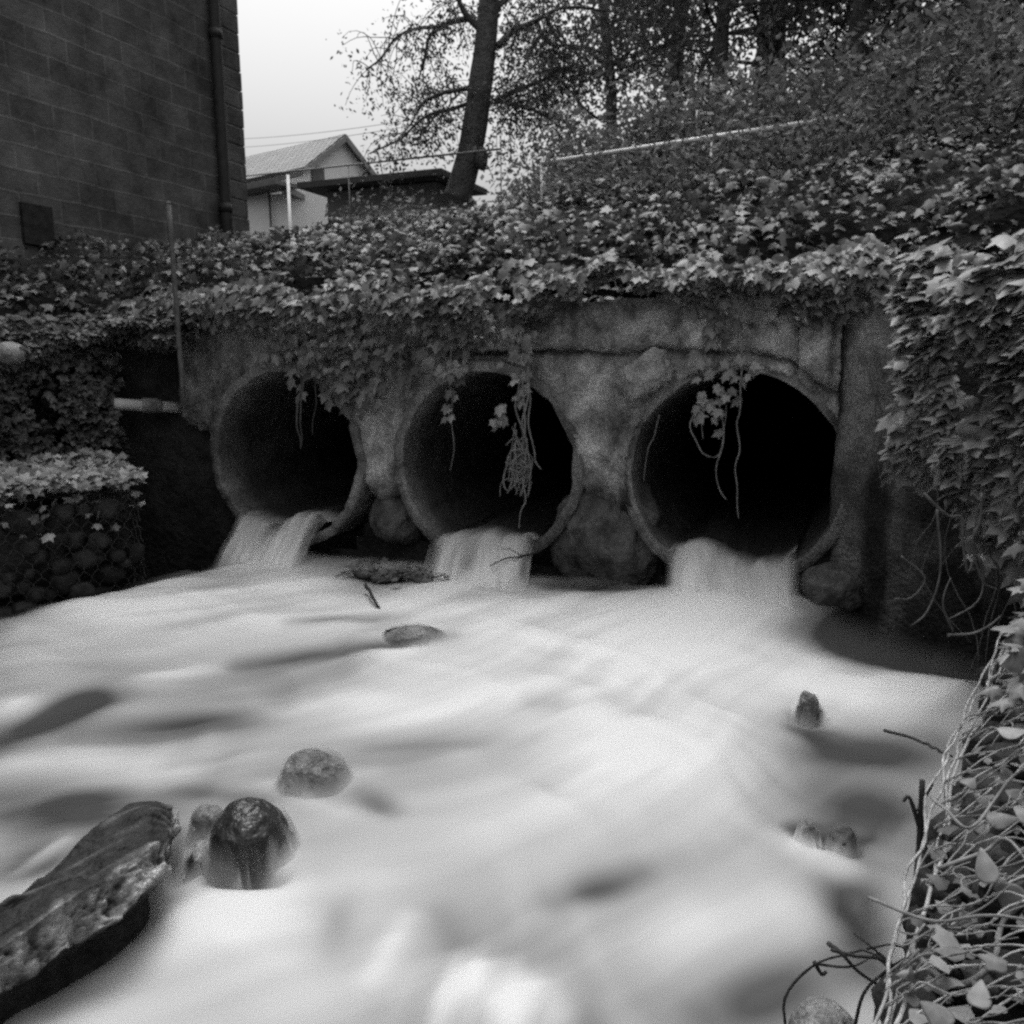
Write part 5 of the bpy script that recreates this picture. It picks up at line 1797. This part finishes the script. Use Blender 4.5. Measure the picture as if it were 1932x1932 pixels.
def wood_tree(x, y, h, r, lean, crown, label, seed, nclump=120, per=70, size=0.10, bare=0.35, name="woodland_tree", group="trees of the dark wood on the right"):
    """trunk with limbs and clumped crown; crown = (rx, rz, zc)"""
    root = thing(name, label, "tree", group)
    z0 = land(x, y) - 0.2
    k = 14
    tz = np.linspace(0, 1, k)
    P = np.c_[x + lean * tz * h, y + 0 * tz, z0 + tz * h]
    P = wob(P, 0.12, 0.5, seed)
    b = MB()
    b.tube(P, np.linspace(r, r * 0.3, k), 10)
    rs = np.random.default_rng(seed)
    cs = []
    rx, rz, zc = crown
    for i in range(26):
        f = bare + (0.97 - bare) * rs.random()
        a = P[0] + (P[-1] - P[0]) * f
        ang = rs.random() * 6.28
        q_ = branch_path(a, (math.cos(ang), math.sin(ang), 0.25), rx * (0.6 + 0.6 * rs.random()), -0.5, seed + i, 8)
        b.tube(q_, np.linspace(r * 0.25, 0.01, 9), 5)
        cs.append(q_[2:])
    b.build("trunk", M['bark'], root)
    cs = np.concatenate(cs)
    pick = cs[rs.integers(0, len(cs), nclump)] + rs.normal(size=(nclump, 3)) * np.array([.35, .35, .25]) * rx * 0.35
    Pp, n_, t_, s_ = tree_leaves(pick, per, np.array([0.30, 0.30, 0.20]) * (0.6 + rx * 0.22), size, 0.12)
    tn = np.clip(np.repeat(rs.random(nclump), per) * 0.6 + 0.4 * rs.random(len(Pp)), 0, 1)
    leaves("crown", T_LOZ, Pp, n_, t_, s_, M['woodleaf'], root, tn)
    return root


wood = [  # u, v of the trunk foot region, depth y, height, radius, lean, crown radius, label
    (1360, 6.5, 9.0, 0.11, 0.00, 2.1, "tree of the wood with thin straight trunk left of a bright sky gap", 160),
    (1150, 9.5, 9.0, 0.12, -0.02, 2.3, "loose tree at the wood's left end, behind the leaning tree's sprays", 120),
    (1260, 8.5, 10.0, 0.14, 0.03, 2.4, "bushy tree between the leaning tree and the thin straight trunk", 170),
    (1480, 8.0, 10.0, 0.14, -0.02, 2.5, "full dark tree behind the handrail's upper half", 190),
    (1590, 6.0, 9.5, 0.13, 0.04, 2.3, "dark tree at the upper end of the pale handrail", 190),
    (1700, 7.0, 10.5, 0.15, 0.00, 2.6, "broad dark tree right of the handrail's upper end", 200),
    (1850, 4.6, 9.0, 0.14, 0.00, 2.2, "tree at top right with a stout dark trunk beside a bright gap", 180),
    (1790, 9.5, 11.0, 0.16, 0.02, 2.8, "far tall tree showing only behind the broad dark one", 160),
    (1960, 6.0, 9.5, 0.15, -0.02, 2.6, "dark tree cut by the photo's right edge", 180),
    (1420, 12.0, 11.0, 0.16, 0.02, 2.8, "tall far tree deep in the middle of the wood", 150)]
for i, (u, yy, h, r, le, rx, lab, nc) in enumerate(wood):
    p = atY(u, 250, yy)
    wood_tree(p[0], yy, h, r, le, (rx, 3, 4), lab, 1000 + i * 31, int(nc * 0.55), 110, 0.095, 0.16)


def shrub(x, y, w, h, label, seed, nl=2200, size=0.10, lean=0.0):
    root = thing("shrub", label, "shrub", "shrubs on the slope behind the culverts")
    z0 = land(x, y)
    rs = np.random.default_rng(seed)
    b = MB()
    tips = []
    for i in range(16):
        a = rs.random() * 6.28
        q_ = branch_path((x + 0.15 * h * h * math.cos(a), y + 0.15 * h * h * math.sin(a), z0 - 0.1), (math.cos(a) * w * 0.45 / h + lean, math.sin(a) * 0.4, 1.0), h * (0.7 + 0.5 * rs.random()), -0.5, seed + i, 7)
        b.tube(q_, np.linspace(0.016, 0.004, 8), 5)
        tips.append(q_[1:])
    b.build("stem", M['darkstem'], root)
    tips = np.concatenate(tips)
    k = nl // 12
    cs = tips[rs.integers(0, len(tips), k)] + rs.normal(size=(k, 3)) * 0.13
    P, n_, t_, s_ = tree_leaves(cs, 12, np.array([0.11, 0.11, 0.09]), size, 0.03)
    leaves("foliage", T_LOZ, P, n_ + np.array([0, -0.3, 0.6]), t_, s_, M['shrubleaf'], root, np.clip(np.repeat(rs.random(k), 12) * .6 + .4 * rs.random(len(P)), 0, 1))


sh = [(1075, 3.6, 0.9, 0.75, "low thin shrub at the lower end of the pale handrail"), (1180, 3.2, 1.1, 0.95, "shrub just below the handrail's lower third"), (1290, 2.9, 1.2, 1.0, "shrub under the middle of the pale handrail"),
      (1400, 2.7, 1.2, 1.0, "bushy shrub below the handrail, right of its middle post"), (1510, 2.6, 1.2, 1.1, "shrub under the handrail's upper third"), (1640, 2.2, 1.2, 0.95, "tall leafy shrub hiding the handrail's upper end"),
      (1730, 2.2, 1.2, 0.9, "pale-tipped shrub right of the handrail"), (1840, 1.9, 1.2, 0.8, "dark shrub above the ivy curtain at right"), (1950, 1.6, 1.2, 0.8, "shrub at the photo's right edge above the ivy curtain"),
      (1130, 5.0, 1.4, 1.3, "taller shrub behind the handrail's lower end"), (1330, 4.6, 1.6, 1.3, "tall shrub behind the middle of the handrail"), (1530, 4.2, 1.6, 1.2, "tall dark shrub behind the handrail's upper third"), (1700, 3.8, 1.6, 1.2, "tall shrub in front of the broad dark tree"),
      (1880, 3.2, 1.6, 1.2, "tall dark shrub at the foot of the stout-trunked tree"), (690, 1.9, 0.5, 0.2, "small dark weed clump in front of the shed, its left one"), (760, 1.7, 0.7, 0.2, "low bushy weed clump on the bank in front of the shed's middle"), (940, 4.4, 1.2, 0.35, "low scrub on the crest right of the leaning trunk")]
front = ["first", "second", "third", "fourth", "fifth", "sixth", "seventh", "eighth"]
for i, w_ in enumerate(("first", "second", "third", "fourth", "fifth", "sixth")):
    sh.append((1660 + 62 * i, 1.25 - 0.10 * i + 0.3 * (i % 2), 1.0, 0.55, "low fine-leaved bush on the slope right of the handrail, %s from the handrail's end" % w_))
for i in range(8):
    sh.append((1050 + 78 * i, 1.45 - 0.05 * i + 0.12 * (i % 2), 0.8, 0.36 + 0.015 * i, "low fine-leaved bush in front of the pale handrail, %s from its lower end" % front[i]))
for i, (u, yy, w, h, lab) in enumerate(sh):
    p = atY(u, 330, yy)
    shrub(p[0], yy, w, h, lab, 2000 + i * 13, 3400 if h > 0.6 else 1200, 0.075 if h > .6 else 0.055)
